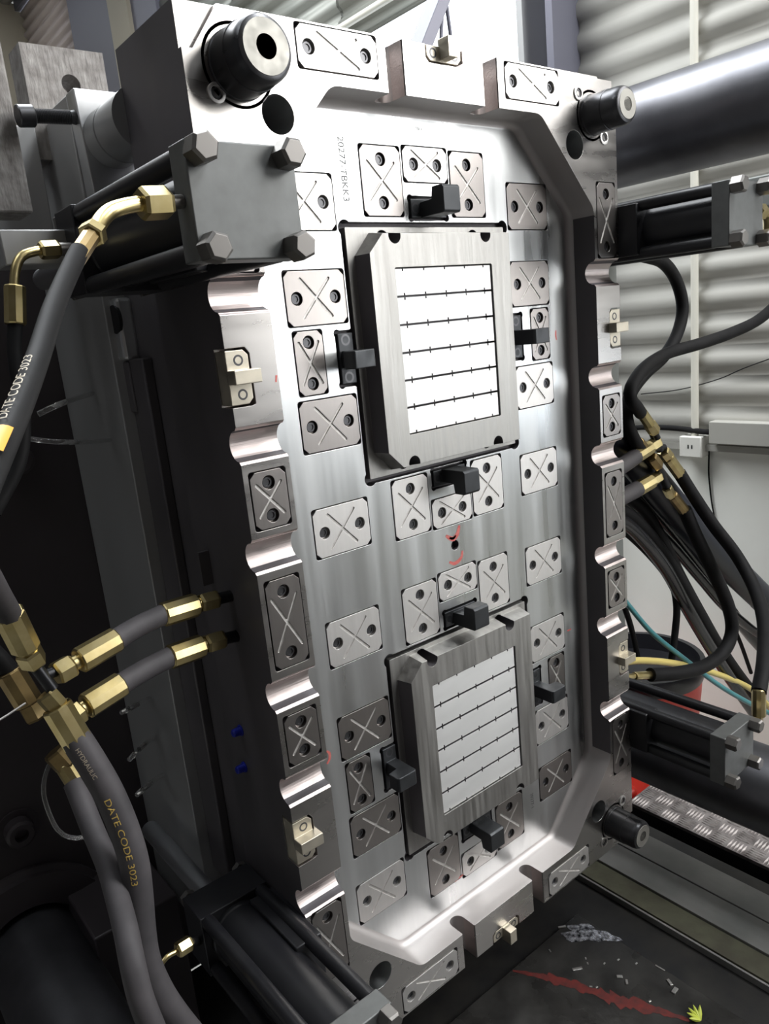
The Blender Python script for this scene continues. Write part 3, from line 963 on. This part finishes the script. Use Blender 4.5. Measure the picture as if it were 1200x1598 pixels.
label_on(oh, sp, rr, (0, 672), 34, M['orange'])
# second elbow on the rear port of that cylinder
n0, n1 = at(92, 389, 120), at(62, 391, 118)
el = [n1, at(48, 394, 116), at(34, 400, 114), at(26, 414, 112), at(23, 430, 110), at(22, 448, 108)]
pts = [at(24, 505, 104), at(22, 540, 100), at(26, 580, 92), at(36, 640, 80), at(30, 720, 70), at(-10, 800, 60)]
oh, sp = hose('hydraulic_hose', pts, rad(22, pts[0]), M['hose'], 'thin black hose under the second brass elbow at the left edge', n=14)
fitting(at(112, 389, 122), n0, rad(20, n0), 'neck', oh, M['bolt'], 'port_adapter')
fitting(n0, n1, rad(28, n0), 'nut', oh)
MB().tube(spline(el, 5), rad(15, el[2]), 14).build('elbow_pipe', M['brass'], oh, smooth=60)
fitting(at(23, 446, 108), at(24, 507, 104), rad(33, pts[0]), 'ferrule', oh)
# elbow on the lower left cylinder
n0, n1 = at(298, 1470, 60), at(276, 1484, 58)
el = [n1, at(262, 1492, 56), at(252, 1504, 54), at(248, 1518, 52), at(252, 1535, 50), at(258, 1546, 48)]
pts = [at(272, 1566, 44), at(285, 1590, 40), at(300, 1640, 36)]
oh, sp = hose('hydraulic_hose', pts, rad(14, pts[0]), M['hose'], 'black hose on the small brass elbow near the bottom left', n=12)
fitting(Vector((-552, 130, -520)), n0, rad(12, n0), 'neck', oh, M['blackfit'], 'port_adapter')
fitting(n0, n1, rad(24, n0), 'nut', oh)
MB().tube(spline(el, 4), rad(9, el[2]), 12).build('elbow_pipe', M['brass'], oh, smooth=60)
fitting(at(256, 1543, 48), at(273, 1568, 44), rad(14, pts[0]), 'ferrule', oh)
# clear plastic tubes in the dark at the left
o, sp = hose('clear_tube', [at(60, 646, 200), at(100, 628, 210), at(150, 612, -429, 0)], rad(9, at(100, 628, 210)), M['clear'], 'clear plastic tube behind the date code hose, upper one', 'tube', 'clear tubes in the dark at left')
o, sp = hose('clear_tube', [at(36, 683, 200), at(70, 688, 205), at(120, 690, 215), at(180, 686, -429, 0)], rad(8, at(100, 688, 210)), M['clear'], 'clear plastic tube behind the date code hose, lower one', 'tube', 'clear tubes in the dark at left')
o, sp = hose('clear_tube', [at(100, 1160, 160), at(76, 1195, 165), at(68, 1240, 170), at(90, 1295, 170), at(120, 1308, 170), at(148, 1300, 170)], rad(7, at(80, 1230, 165)), M['clear'], 'clear plastic tube looping below the left tee', 'tube', 'clear tubes in the dark at left')
o, sp = hose('clear_tube', [at(202, 1185, 200), at(225, 1162, 205), at(243, 1148, -429, 0)], rad(8, at(225, 1160, 205)), M['clear'], 'short clear tube end right of the printed hose', 'tube', 'clear tubes in the dark at left')
o, sp = hose('clear_tube', [at(190, 1112, 200), at(214, 1100, 205), at(236, 1088, -429, 0)], rad(8, at(225, 1100, 205)), M['clear'], 'topmost clear tube end right of the lower short hose', 'tube', 'clear tubes in the dark at left')
o, sp = hose('clear_tube', [at(214, 1240, 200), at(235, 1222, 205), at(257, 1207, -429, 0)], rad(8, at(235, 1222, 205)), M['clear'], 'lowest short clear tube end, above the lower left cylinder', 'tube', 'clear tubes in the dark at left')
o, sp = hose('thin_wire', [at(-15, 1132, 120), at(10, 1117, 122), at(40, 1097, 125)], rad(3.5, at(10, 1117, 122)), M['plate'], 'thin pale wire at the left edge running to the dull brass nut', 'wire')
for (u, v), lb_ in (((375, 1140), 'upper'), ((381, 1197), 'lower')):
    p = at(u, v, -428, 0)
    q = MB().lathe(p + Vector((2, 0, 0)), (-1, 0, 0), [(0, 9), (3, 9), (3, 7), (14, 6.5), (16, 5)], 16).build('water_plug', M['blue'], origin=p, smooth=30)
    tag(q, 'small blue plug on the dark mould side, the %s of two' % lb_, 'plug', 'blue plugs')

# right: short hoses from the mould side to the tees, and the loops
def rhose(pts, wpx, m_, label, group=None, name='hydraulic_hose'):
    P = [at(*p) for p in pts]
    r = rad(wpx, P[len(P) // 2])
    return hose(name, P, r, m_, label, group=group)
YR = 95
def ferr(o, a, b, wpx, kind, m_=None, Y=YR, Y2=None, name=None):
    A, B = at(a[0], a[1], Y), at(b[0], b[1], Y if Y2 is None else Y2)
    return fitting(A, B, rad(wpx, A), kind, o, m_, name)
o, _ = rhose([(950, 740, YR), (970, 727, YR), (992, 712, YR)], 26, M['hosegrey'], 'short hose from the mould to the right tee, the upper of two', 'short hoses at the right of the mould')
ferr(o, (990, 713), (1013, 698), 25, 'ferrule')
ferr(o, (1012, 699), (1026, 690), 22, 'nut')
o, _ = rhose([(950, 788, YR), (972, 775, YR), (995, 763, YR)], 26, M['hosegrey'], 'short hose from the mould to the right tee, the lower of two', 'short hoses at the right of the mould')
ferr(o, (992, 765), (1016, 751), 25, 'ferrule')
ferr(o, (1015, 752), (1028, 744), 20, 'nut')
tee = empty('tee_fitting', at(1020, 700, YR), 'black tee fittings with brass nuts among the hoses right of the mould', 'fitting')
MB().cyl(at(1018, 675, YR), at(1030, 703, YR), rad(12, at(1020, 690, YR)), 16).build('tee_body', M['blackfit'], tee)
MB().cyl(at(1026, 728, YR), at(1042, 762, YR), rad(13, at(1020, 690, YR)), 16).build('tee_body', M['blackfit'], tee)
MB().cyl(at(1018, 700, YR), at(1036, 698, YR), rad(11, at(1020, 690, YR)), 16).build('tee_branch', M['blackfit'], tee)
fitting(at(1015, 712, YR), at(1027, 728, YR), rad(20, at(1020, 720, YR)), 'nut', tee, M['brassd'])
# hose A: from under the upper cylinder, round and down
oA, _ = rhose([(1000, 398, 95), (1035, 410, 95), (1056, 440, 95), (1065, 480, 95), (1057, 520, 95), (1036, 556, 95), (1006, 584, 95), (984, 615, 95), (978, 650, 95), (988, 682, 95), (1000, 700, 95)], 19, M['hose'], 'black hose looping out from under the upper right cylinder')
ferr(oA, (996, 690), (1005, 702), 19, 'ferrule', M['brassd'])
# hose B: from the right edge in front of the wall to the fitting
oB, _ = rhose([(1225, 462, 60), (1185, 498, 62), (1140, 520, 65), (1090, 537, 70), (1040, 552, 75), (1005, 575, 60), (985, 604, 55), (984, 622, 55), (994, 636, 60), (1000, 645, 70)], 20, M['hose'], 'black hose crossing in front of the corrugated wall from the right edge')
ferr(oB, (996, 637), (1014, 663), 18, 'ferrule', Y=68)
ferr(oB, (1012, 660), (1022, 674), 20, 'nut', Y=70)
ferr(oB, (1020, 672), (1026, 684), 10, 'neck', M['blackfit'], Y=70)
# hose C: long outer loop down to the lower cylinder
oC, _ = rhose([(1060, 738, 95), (1080, 770, 80), (1112, 818, 50), (1150, 868, 10), (1178, 920, -50), (1192, 970, -110), (1192, 1030, -170), (1184, 1080, -195)], 20, M['hose'], 'black hose hanging in the outer loop down to the lower right cylinder')
ferr(oC, (1034, 703), (1044, 716), 20, 'nut', M['brass'])
ferr(oC, (1041, 713), (1062, 742), 20, 'ferrule', M['brass'])
fitting(at(1184, 1074, -193), at(1184, 1118, -198), rad(21, at(1184, 1100, -195)), 'ferrule', oC, M['brass'])
fitting(at(1184, 1116, -198), at(1184, 1132, -199), rad(12, at(1184, 1120, -195)), 'neck', oC, M['brass'])
fitting(at(1184, 1130, -199), Vector((548, -197, -500)), rad(16, at(1184, 1140, -198)), 'nut', oC, M['brass'])
# hose D: inner loop back to the port behind the lower cylinder
oD, _ = rhose([(1068, 795, 95), (1086, 836, 85), (1112, 890, 70), (1136, 945, 55), (1142, 985, 50), (1128, 1018, 50), (1098, 1040, 55), (1060, 1050, 65), (1015, 1053, 80)], 20, M['hose'], 'black hose hanging in the inner loop and turning back to the mould edge')
ferr(oD, (1040, 760), (1048, 775), 16, 'nut', M['brass'])
ferr(oD, (1048, 772), (1070, 800), 18, 'ferrule', M['brassd'])
fitting(at(1018, 1053, 80), at(990, 1055, 85), rad(13, at(1000, 1054, 80)), 'ferrule', oD, M['brass'])
fitting(at(992, 1055, 85), at(970, 1057, 90), rad(9, at(980, 1056, 85)), 'neck', oD, M['brass'])
# bundle of machine cables behind
BG = 'cable bundle behind the right hoses'
def cable(pts, Y, wpx, m_, label, n=12):
    P = [at(u, v, Y) for u, v in pts]
    o, _ = hose('machine_cable', P, rad(wpx, P[len(P) // 2]), m_, label, 'cable', BG, n=n, step=16)
    return o
cable([(940, 665), (985, 712), (1050, 790), (1110, 855), (1170, 915), (1230, 972)], 150, 46, M['navy'], 'thickest navy conduit of the bundle behind the right hoses')
cable([(940, 728), (985, 757), (1030, 805), (1080, 868), (1125, 930), (1165, 985), (1225, 1052)], 230, 19, M['hosegloss'], 'glossy cable with a white highlight along the top of the bundle')
cable([(940, 770), (975, 780), (1010, 812), (1050, 852), (1095, 905), (1140, 955), (1220, 1020)], 215, 17, M['hosegloss'], 'cable of the bundle just below the glossy highlighted one')
cable([(940, 765), (975, 772), (1008, 800), (1035, 845), (1062, 900), (1095, 960), (1130, 1020), (1175, 1085)], 190, 18, M['hose'], 'cable of the bundle that crosses over to the lower right')
cable([(940, 790), (975, 800), (1010, 832), (1045, 880), (1075, 930), (1110, 990), (1150, 1050), (1190, 1100)], 172, 20, M['hose'], 'cable running along the middle of the bundle')
cable([(940, 808), (972, 815), (1005, 845), (1040, 890), (1070, 945), (1105, 1005), (1140, 1060), (1180, 1118)], 150, 20, M['hosegloss'], 'cable at the lower edge of the bundle against the white wall')
cable([(940, 822), (968, 826), (998, 850), (1030, 885), (1050, 915), (1056, 950), (1053, 990), (1047, 1035)], 160, 11, M['hose'], 'thin cable that leaves the bundle and drops straight down to the bin')
cable([(1145, 978), (1158, 1010), (1172, 1050)], 300, 6, M['hose'], 'thin short wire between the inner and outer hose loops', 8)
cable([(1185, 935), (1200, 950), (1235, 985)], 200, 34, M['hosegloss'], 'thick black cable at the right edge beside the outer loop')
o, _ = rhose([(962, 920, 200), (985, 950, 190), (1020, 990, 170), (1070, 1030, 140), (1120, 1068, 110), (1165, 1095, 80), (1215, 1120, 60)], 8, M['teal'], 'thin teal air tube slanting across the white wall', name='air_tube')
o, _ = rhose([(965, 1035, 140), (1000, 1031, 140), (1050, 1035, 140), (1100, 1046, 140), (1150, 1064, 140), (1180, 1082, 140), (1215, 1120, 140)], 10, M['yellow'], 'yellow air tube lying over the black bin', name='air_tube')
o, _ = rhose([(972, 940, 260), (985, 980, 260), (996, 1030, 260)], 9, M['hose'], 'short black cable close to the mould edge above the bin', name='machine_cable')
# brass elbow on the port of the upper right cylinder
fe = MB().lathe(Vector((549, -197, 525)), (1, 0, 0), [(0, 9), (8, 9), (8, 15), (30, 15), (32, 13)], 6).build('port_elbow', M['brass'], cyl_tr, smooth=15)
MB().tube(spline([(580, -197, 525), (598, -197, 523), (606, -197, 508), (606, -197, 480)], 4), 9, 12).build('port_pipe', M['brass'], cyl_tr, smooth=60)

# ---------------------------------------------------------------- machine: tie bars, platen, bed
def tiebar(x, z, r, y0, y1, label):
    o = MB().lathe((x, y0, z), (0, 1, 0), [(0, r - 4), (4, r), (y1 - y0, r)], 64).build('tie_bar', M['tiebar'], origin=(x, 0, z), smooth=30)
    return tag(o, label, 'tie bar', 'tie bars of the press')
tiebar(716, 742, 99, -2600, 640, 'thick oily tie bar crossing the upper right in front of the corrugated wall')
tiebar(716, -742, 99, -2600, 640, 'thick dark tie bar at lower right behind the lower cylinder')
tl = tiebar(-716, -742, 88, -340, 640, 'dark tie bar at bottom left running out of its round collar')
pl = empty('platen', (0, 700, -1000), 'dark machine platen behind the mould with a round collar at lower left', 'platen')
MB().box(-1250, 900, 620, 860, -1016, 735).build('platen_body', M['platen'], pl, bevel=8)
tag(MB().box(-640, -475, 430, 612, BZ - 14, -655).build('foot_block', M['platen'], bevel=4), 'grey foot block in the dark behind the chrome rod at lower left', 'block')
for x, z in ((-716, -742), (716, -742)):
    MB().lathe((x, 622, z), (0, -1, 0), [(0, 170), (10, 170), (16, 160), (30, 160), (34, 140), (34, 102), (0, 101)], 56).build('collar', M['platen'], pl, smooth=30)
for u, v in ((28, 718), (32, 1300)):
    p = at(u, v, 600)
    MB().lathe(Vector((p.x, 622, p.z)), (0, -1, 0), [(0, 40), (6, 40), (6, 27), (30, 27), (34, 22), (34, 13), (20, 12), (20, .1)], 28).build('platen_bolt', M['platen'], pl, smooth=30)

# the fixed platen that the tie bars run to; it faces the mould
fp = empty('fixed_platen', (0, -2150, -1000), 'dark fixed platen facing the mould at the far end of the tie bars', 'platen')
MB().box(-900, 1060, -2350, -1990, -1000, 1000).build('platen_body', M['platen'], fp, bevel=8)
for x, z in ((716, 742), (716, -742), (-716, -742), (-716, 742)):
    MB().lathe((x, -1988, z), (0, 1, 0), [(0, 160), (16, 160), (24, 150), (24, 102), (0, 101)], 48).build('collar', M['platen'], fp, smooth=30)

# flame-cut clamps and stop blocks at upper left
c1 = MB().box(-468, -338, 445, 505, 700, 868).build('clamp_block', M['rough'], smooth=0, bevel=3)
boolean_hole = MB().cyl((-398, 430, 815), (-398, 520, 815), 15, 24)
c1.modifiers.clear()
bpy.context.view_layer.update()
boolean(c1, [boolean_hole])
tag(c1, 'rough flame-cut steel block with a drilled hole at upper left', 'block')
c2 = MB().box(-680, -528, 330, 400, 600, 830).build('clamp_block', M['rough'], smooth=0, bevel=3)
tag(c2, 'rough steel block cut off by the left edge of the photo', 'block')
sb = MB().prism([(-451, 765), (-330, 765), (-330, 640), (-446, 612)], 298, 332).build('stop_block', M['bright'], smooth=0, bevel=1.5)
tag(sb, 'bright machined block carrying a long cap bolt, upper left', 'block')
by = 312
P0, P1, P2 = at(27, 181, by), at(53, 181, by), at(110, 183, by)
bl = MB().lathe(P0, P1 - P0, [(0, rad(33, P0) - 1), (1.5, rad(33, P0)), ((P1 - P0).length - 2, rad(33, P0)), ((P1 - P0).length, rad(33, P0) - 2)], 28)
bo = bl.build('cap_bolt', M['screw'], smooth=30)
tag(bo, 'black cap bolt screwed sideways into the bright block at upper left', 'bolt')
mb = MB()
Lb = (P2 - P1).length
prof = []
k = 0
t = 0.
while t < Lb:
    prof += [(t, rad(22, P1)), (t + 1.2, rad(22, P1) - 1.6)]
    t += 2.4
mb.lathe(P1, P2 - P1, prof + [(Lb + 6, rad(22, P1))], 20)
mb.build('threaded_shank', M['screw'], bo, smooth=0)
g = MB().box(-640, -470, 436, 470, 560, 746).build('guard_plate', M['backgrey'], bevel=2)
tag(g, 'plain grey plate behind the long cap bolt at the left', 'plate')
g = at(45, 388, 150)
o = MB().box(g.x - 32, g.x + 62, 146, 200, g.z - 20, g.z + 22).build('port_block', M['backgrey'], bevel=2)
tag(o, 'small grey block behind the second brass elbow at left', 'block')

# lifting bar above the mould
p0, p1 = at(660, 62, 380), at(700, -40, 380)
d = (p1 - p0).normalized()
lb = MB()
def sqbar(mb, a, b, h, yh):
    a, b = Vector(a), Vector(b)
    n = (b - a).normalized()
    s = n.cross(Vector((0, 1, 0))).normalized()
    vs = [q + s * i * h + Vector((0, j * yh, 0)) for q in (a, b) for i, j in ((-1, -1), (1, -1), (1, 1), (-1, 1))]
    return mb.rings([vs[:4], vs[4:]])
sqbar(lb, p0 - d * 190, p1 + d * 400, 13, 24)
lo = lb.build('lifting_bar', M['column'], bevel=1)
tag(lo, 'grey square bar rising from behind the mould top against the bright opening', 'bar')
for (u0, v0, u1, v1) in ((688, 62, 690, 18), (704, 62, 697, 10)):
    MB().cyl(at(u0, v0, 385), at(u1, v1, 385), rad(6, at(u0, v0, 385)), 10).build('sling_rod', M['column'], lo)

# machine bed, rails, tread plate
bed = MB().box(-1250, 452, -2600, 618, FLOOR, BZ - 14).box(452, 740, -2600, 618, FLOOR, BZ - 40).build('machine_bed', M['bed'])
tag(bed, 'black oily machine bed below the mould', 'machine bed')
MB().box(436, 441, -2600, 600, BZ - 14, BZ + 2).build('bright_edge', M['rail'], bed)
tag(MB().box(-700, 330, -2600, 92, BZ - 14, BZ).build('drip_plate', M['bedplate'], bevel=2), 'oily dark plate with a red paint streak on the machine bed', 'plate')
dp = bpy.data.objects['drip_plate']
vs = []
ctr = [at(u, v, BZ, 2) for u, v in ((800, 1515), (850, 1525), (905, 1540), (960, 1560), (1010, 1572), (1075, 1592))]
sp = spline(ctr, 7)
wid = [3, 9, 13, 10, 16, 14, 8, 3]
for k, p in enumerate(sp):
    f = k / (len(sp) - 1) * (len(wid) - 1.001)
    wv = (wid[int(f)] * (1 - f % 1) + wid[int(f) + 1] * (f % 1)) * (.55 + .9 * random.random())
    vs += [Vector((p.x + wv * .6, p.y + wv, BZ + .4)), Vector((p.x - wv * .6, p.y - wv, BZ + .4))]
MB().add(vs, [(2 * i, 2 * i + 1, 2 * i + 3, 2 * i + 2) for i in range(len(sp) - 1)]).build('paint_streak', M['redpaint'], dp)
ra = empty('slide_rail', (600, -900, BZ - 40), 'grey slide rail of two flat strips along the machine bed at lower right', 'rail')
MB().box(454, 516, -2600, 600, BZ - 40, BZ - 6).build('rail_strip', M['grime'], ra)
MB().box(518, 602, -2600, 600, BZ - 40, BZ).build('rail_strip', M['rail'], ra, bevel=1)
MB().box(604, 685, -2600, 600, BZ - 40, BZ + 2).build('rail_strip', M['rail'], ra, bevel=1)
MB().box(687, 738, -2600, 600, BZ - 40, BZ - 14).build('rail_edge', M['bed'], ra)
tp = MB().box(777, 1060, -1500, 250, BZ - 10, BZ).build('tread_plate', M['tread'], bevel=1)
tag(tp, 'aluminium checker plate with five-bar tread beside the machine bed', 'tread plate')
tb = MB()
pitch = 52.0
for i in range(6):
    for j in range(25):
        cx_, cy_ = 800 + i * 47, 226 - j * 47
        hor = (i + j) % 2
        for q in range(5):
            o_ = (q - 2) * 9.0
            a, b = (cx_ - 21, cy_ + o_), (cx_ + 21, cy_ + o_)
            if hor: a, b = (cx_ + o_, cy_ - 21), (cx_ + o_, cy_ + 21)
            if max(a[0], b[0]) > 1058 or min(a[0], b[0]) < 779: continue
            dx, dy = (0, 3.2) if not hor else (3.2, 0)
            mx, my = (a[0] + b[0]) / 2, (a[1] + b[1]) / 2
            tb.add([(a[0], a[1], BZ), (mx + dx, my + dy, BZ), (b[0], b[1], BZ), (mx - dx, my - dy, BZ), (a[0] * .6 + mx * .4, a[1] * .6 + my * .4, BZ + 3), (b[0] * .6 + mx * .4, b[1] * .6 + my * .4, BZ + 3)],
                   [(0, 1, 4), (1, 5, 4), (1, 2, 5), (2, 3, 5), (3, 4, 5), (3, 0, 4)])
tag(tb.build('tread_bars', M['treadbar'], tp, smooth=0), kind='stuff')
sk = MB().box(780, 1050, -1500, 245, FLOOR, BZ - 10).build('step_frame', M['black'])
tag(sk, 'black step frame under the checker plate', 'step')

pud = MB()
pc = at(925, 1463, BZ, 2)
ring = []
for k in range(28):
    a = 2 * PI * k / 28
    rr_ = 1 + .25 * math.sin(3 * a + 1) + .15 * math.sin(7 * a)
    u, v = 62 * rr_ * math.cos(a), 26 * rr_ * math.sin(a)
    ring.append((pc.x + u * .55 - v * .8, pc.y + 14 - u * .75 - v * .5))
pud.prism(ring, BZ, BZ + .5, axis='z')
pud.build('oil_puddle', M['oil'], dp)  # oil patch with its glint painted as flecks

# swarf and small bits on the bed
chips = [(877, 1447, 9, 3), (901, 1513, 11, 4), (967, 1525, 6, 4), (978, 1533, 6, 3), (1030, 1511, 11, 2), (1045, 1534, 8, 4), (1053, 1547, 8, 5),
         (943, 1504, 3, 2), (917, 1504, 3, 2), (914, 1496, 3, 2), (922, 1540, 3, 2), (931, 1541, 3, 2), (1006, 1322, 3, 2), (1014, 1563, 3, 2), (993, 1504, 3, 2), (965, 1498, 3, 2), (858, 1484, 4, 2)]
for k, (u, v, a, b) in enumerate(chips):
    p = at(u, v, BZ, 2)
    an = random.random() * PI
    q = MB().box(-a * 1.0, a * 1.0, -b * .8, b * .8, 0, b * .7)
    ca, sa = math.cos(an), math.sin(an)
    q.v = [Vector((p.x + x * ca - y * sa, p.y + x * sa + y * ca, BZ + z + .2)) for x, y, z in q.v]
    o = q.build('metal_chip', M['chip'], smooth=0, bevel=.4)
    own = {0: 'flat metal chip at the far corner of the drip plate, by the dark edge', 1: 'long metal chip standing out in the middle of the drip plate',
           2: 'stubby metal chip right of the long one on the drip plate', 3: 'stubby metal chip just below its twin on the drip plate', 4: 'dull chip in the shade at the right edge of the drip plate',
           5: 'upper of the two chips nearest the yellow-green scrap', 6: 'lower of the two chips nearest the yellow-green scrap', 12: 'white crumb on the grey slide rail'}
    tag(o, own.get(k, 'tiny bright metal crumb scattered on the oily drip plate'), 'chip', 'metal chips on the bed')
p = at(1092, 1592, BZ, 2)
lf = MB()
for k in range(5):
    a = .5 + k * .55
    dvec = Vector((math.cos(a), math.sin(a), .55))
    lf.lathe(p, dvec, [(0, 3.), (12, 4.5), (22, 2.4), (27, .4)], 7)
tag(lf.build('scrap', M['leaf']), 'yellow-green scrap lying at the bottom edge of the bed plate', 'scrap')

# ---------------------------------------------------------------- things along the right wall
def wallpt(u, v, off=0): return at(u, v, XW - off, 0)
a, b = wallpt(1083, -30, 30), wallpt(1079, 684, 30)
cd = MB().cyl((XW - 30, a.y, 1900), (XW - 30, a.y, b.z), 13, 16).build('wall_conduit', M['pvc'])
tag(cd, 'ivory pipe running straight down the corrugated wall to the socket box', 'pipe')
p = wallpt(1079, 697, 50)
sbx = MB().box(XW - 60, XW + 2, p.y - 42, p.y + 42, p.z - 38, p.z + 38).build('socket_box', M['box'], bevel=4)
tag(sbx, 'ivory socket box on the white wall at the foot of the pipe', 'socket')
for dy in (-7, 7):
    MB().box(XW - 60.6, XW - 59.8, p.y + dy - 2.5, p.y + dy + 2.5, p.z - 6, p.z + 8).build('socket_slot', M['void'], sbx)
o = MB().tube(spline([wallpt(1100, 685, 10), wallpt(1106, 700, 8), wallpt(1106, 740, 6), wallpt(1110, 780, 6), wallpt(1114, 806, 6), wallpt(1114, 840, 6)], 12), 3, 8).build('wall_wire', M['hose'])
tag(o, 'thin dark wire hanging down the white wall right of the socket box', 'wire')
o = MB().tube(spline([wallpt(960, 672, 36), wallpt(1000, 667, 40), wallpt(1050, 668, 40), wallpt(1100, 674, 36), wallpt(1120, 674, 36)], 20), 10, 10).build('wall_cable', M['hose'])
tag(o, 'dark cable lying along the ledge at the top of the white wall', 'cable')
o = MB().tube(spline([wallpt(1000, 615, 24), wallpt(1060, 608, 24), wallpt(1120, 592, 24), wallpt(1160, 575, 24), wallpt(1215, 555, 24)], 20), 2, 6).build('wall_wire', M['hose'])
tag(o, 'thin wire strung across the corrugated sheet', 'wire')
gb = MB().box(1180, 1240, -2400, 640, 590, 668).build('guard_beam', M['beam'], bevel=4)
tag(gb, 'grey-green guard beam running just below the upper tie bar', 'beam')
for y in (-2300, 560):
    MB().box(1185, 1235, y, y + 60, FLOOR, 592).build('post', M['beam'], gb)
jc = MB().box(850, 1040, 275, 470, FLOOR, -1075).cyl((900, 330, -1080), (900, 330, -1050), 22, 16).build('red_crate', M['red'], bevel=12)
tag(jc, 'red plastic crate on the floor behind the end of the checker plate', 'crate')
bk = empty('waste_bin', (1290, 540, FLOOR), 'red waste bin with a black liner standing on the floor behind the lower cylinder', 'bin')
MB().lathe((1290, 540, FLOOR), (0, 0, 1), [(0, 165), (8, 170), (440, 205), (452, 212), (466, 212), (466, 200), (440, 196), (20, 158)], 40).build('bin_body', M['red'], bk, smooth=30)
MB().lathe((1290, 540, FLOOR + 425), (0, 0, 1), [(0, 207), (20, 213), (44, 219), (60, 213), (60, 196), (20, 190), (4, 188)], 40).build('bin_liner', M['bin'], bk, smooth=40)
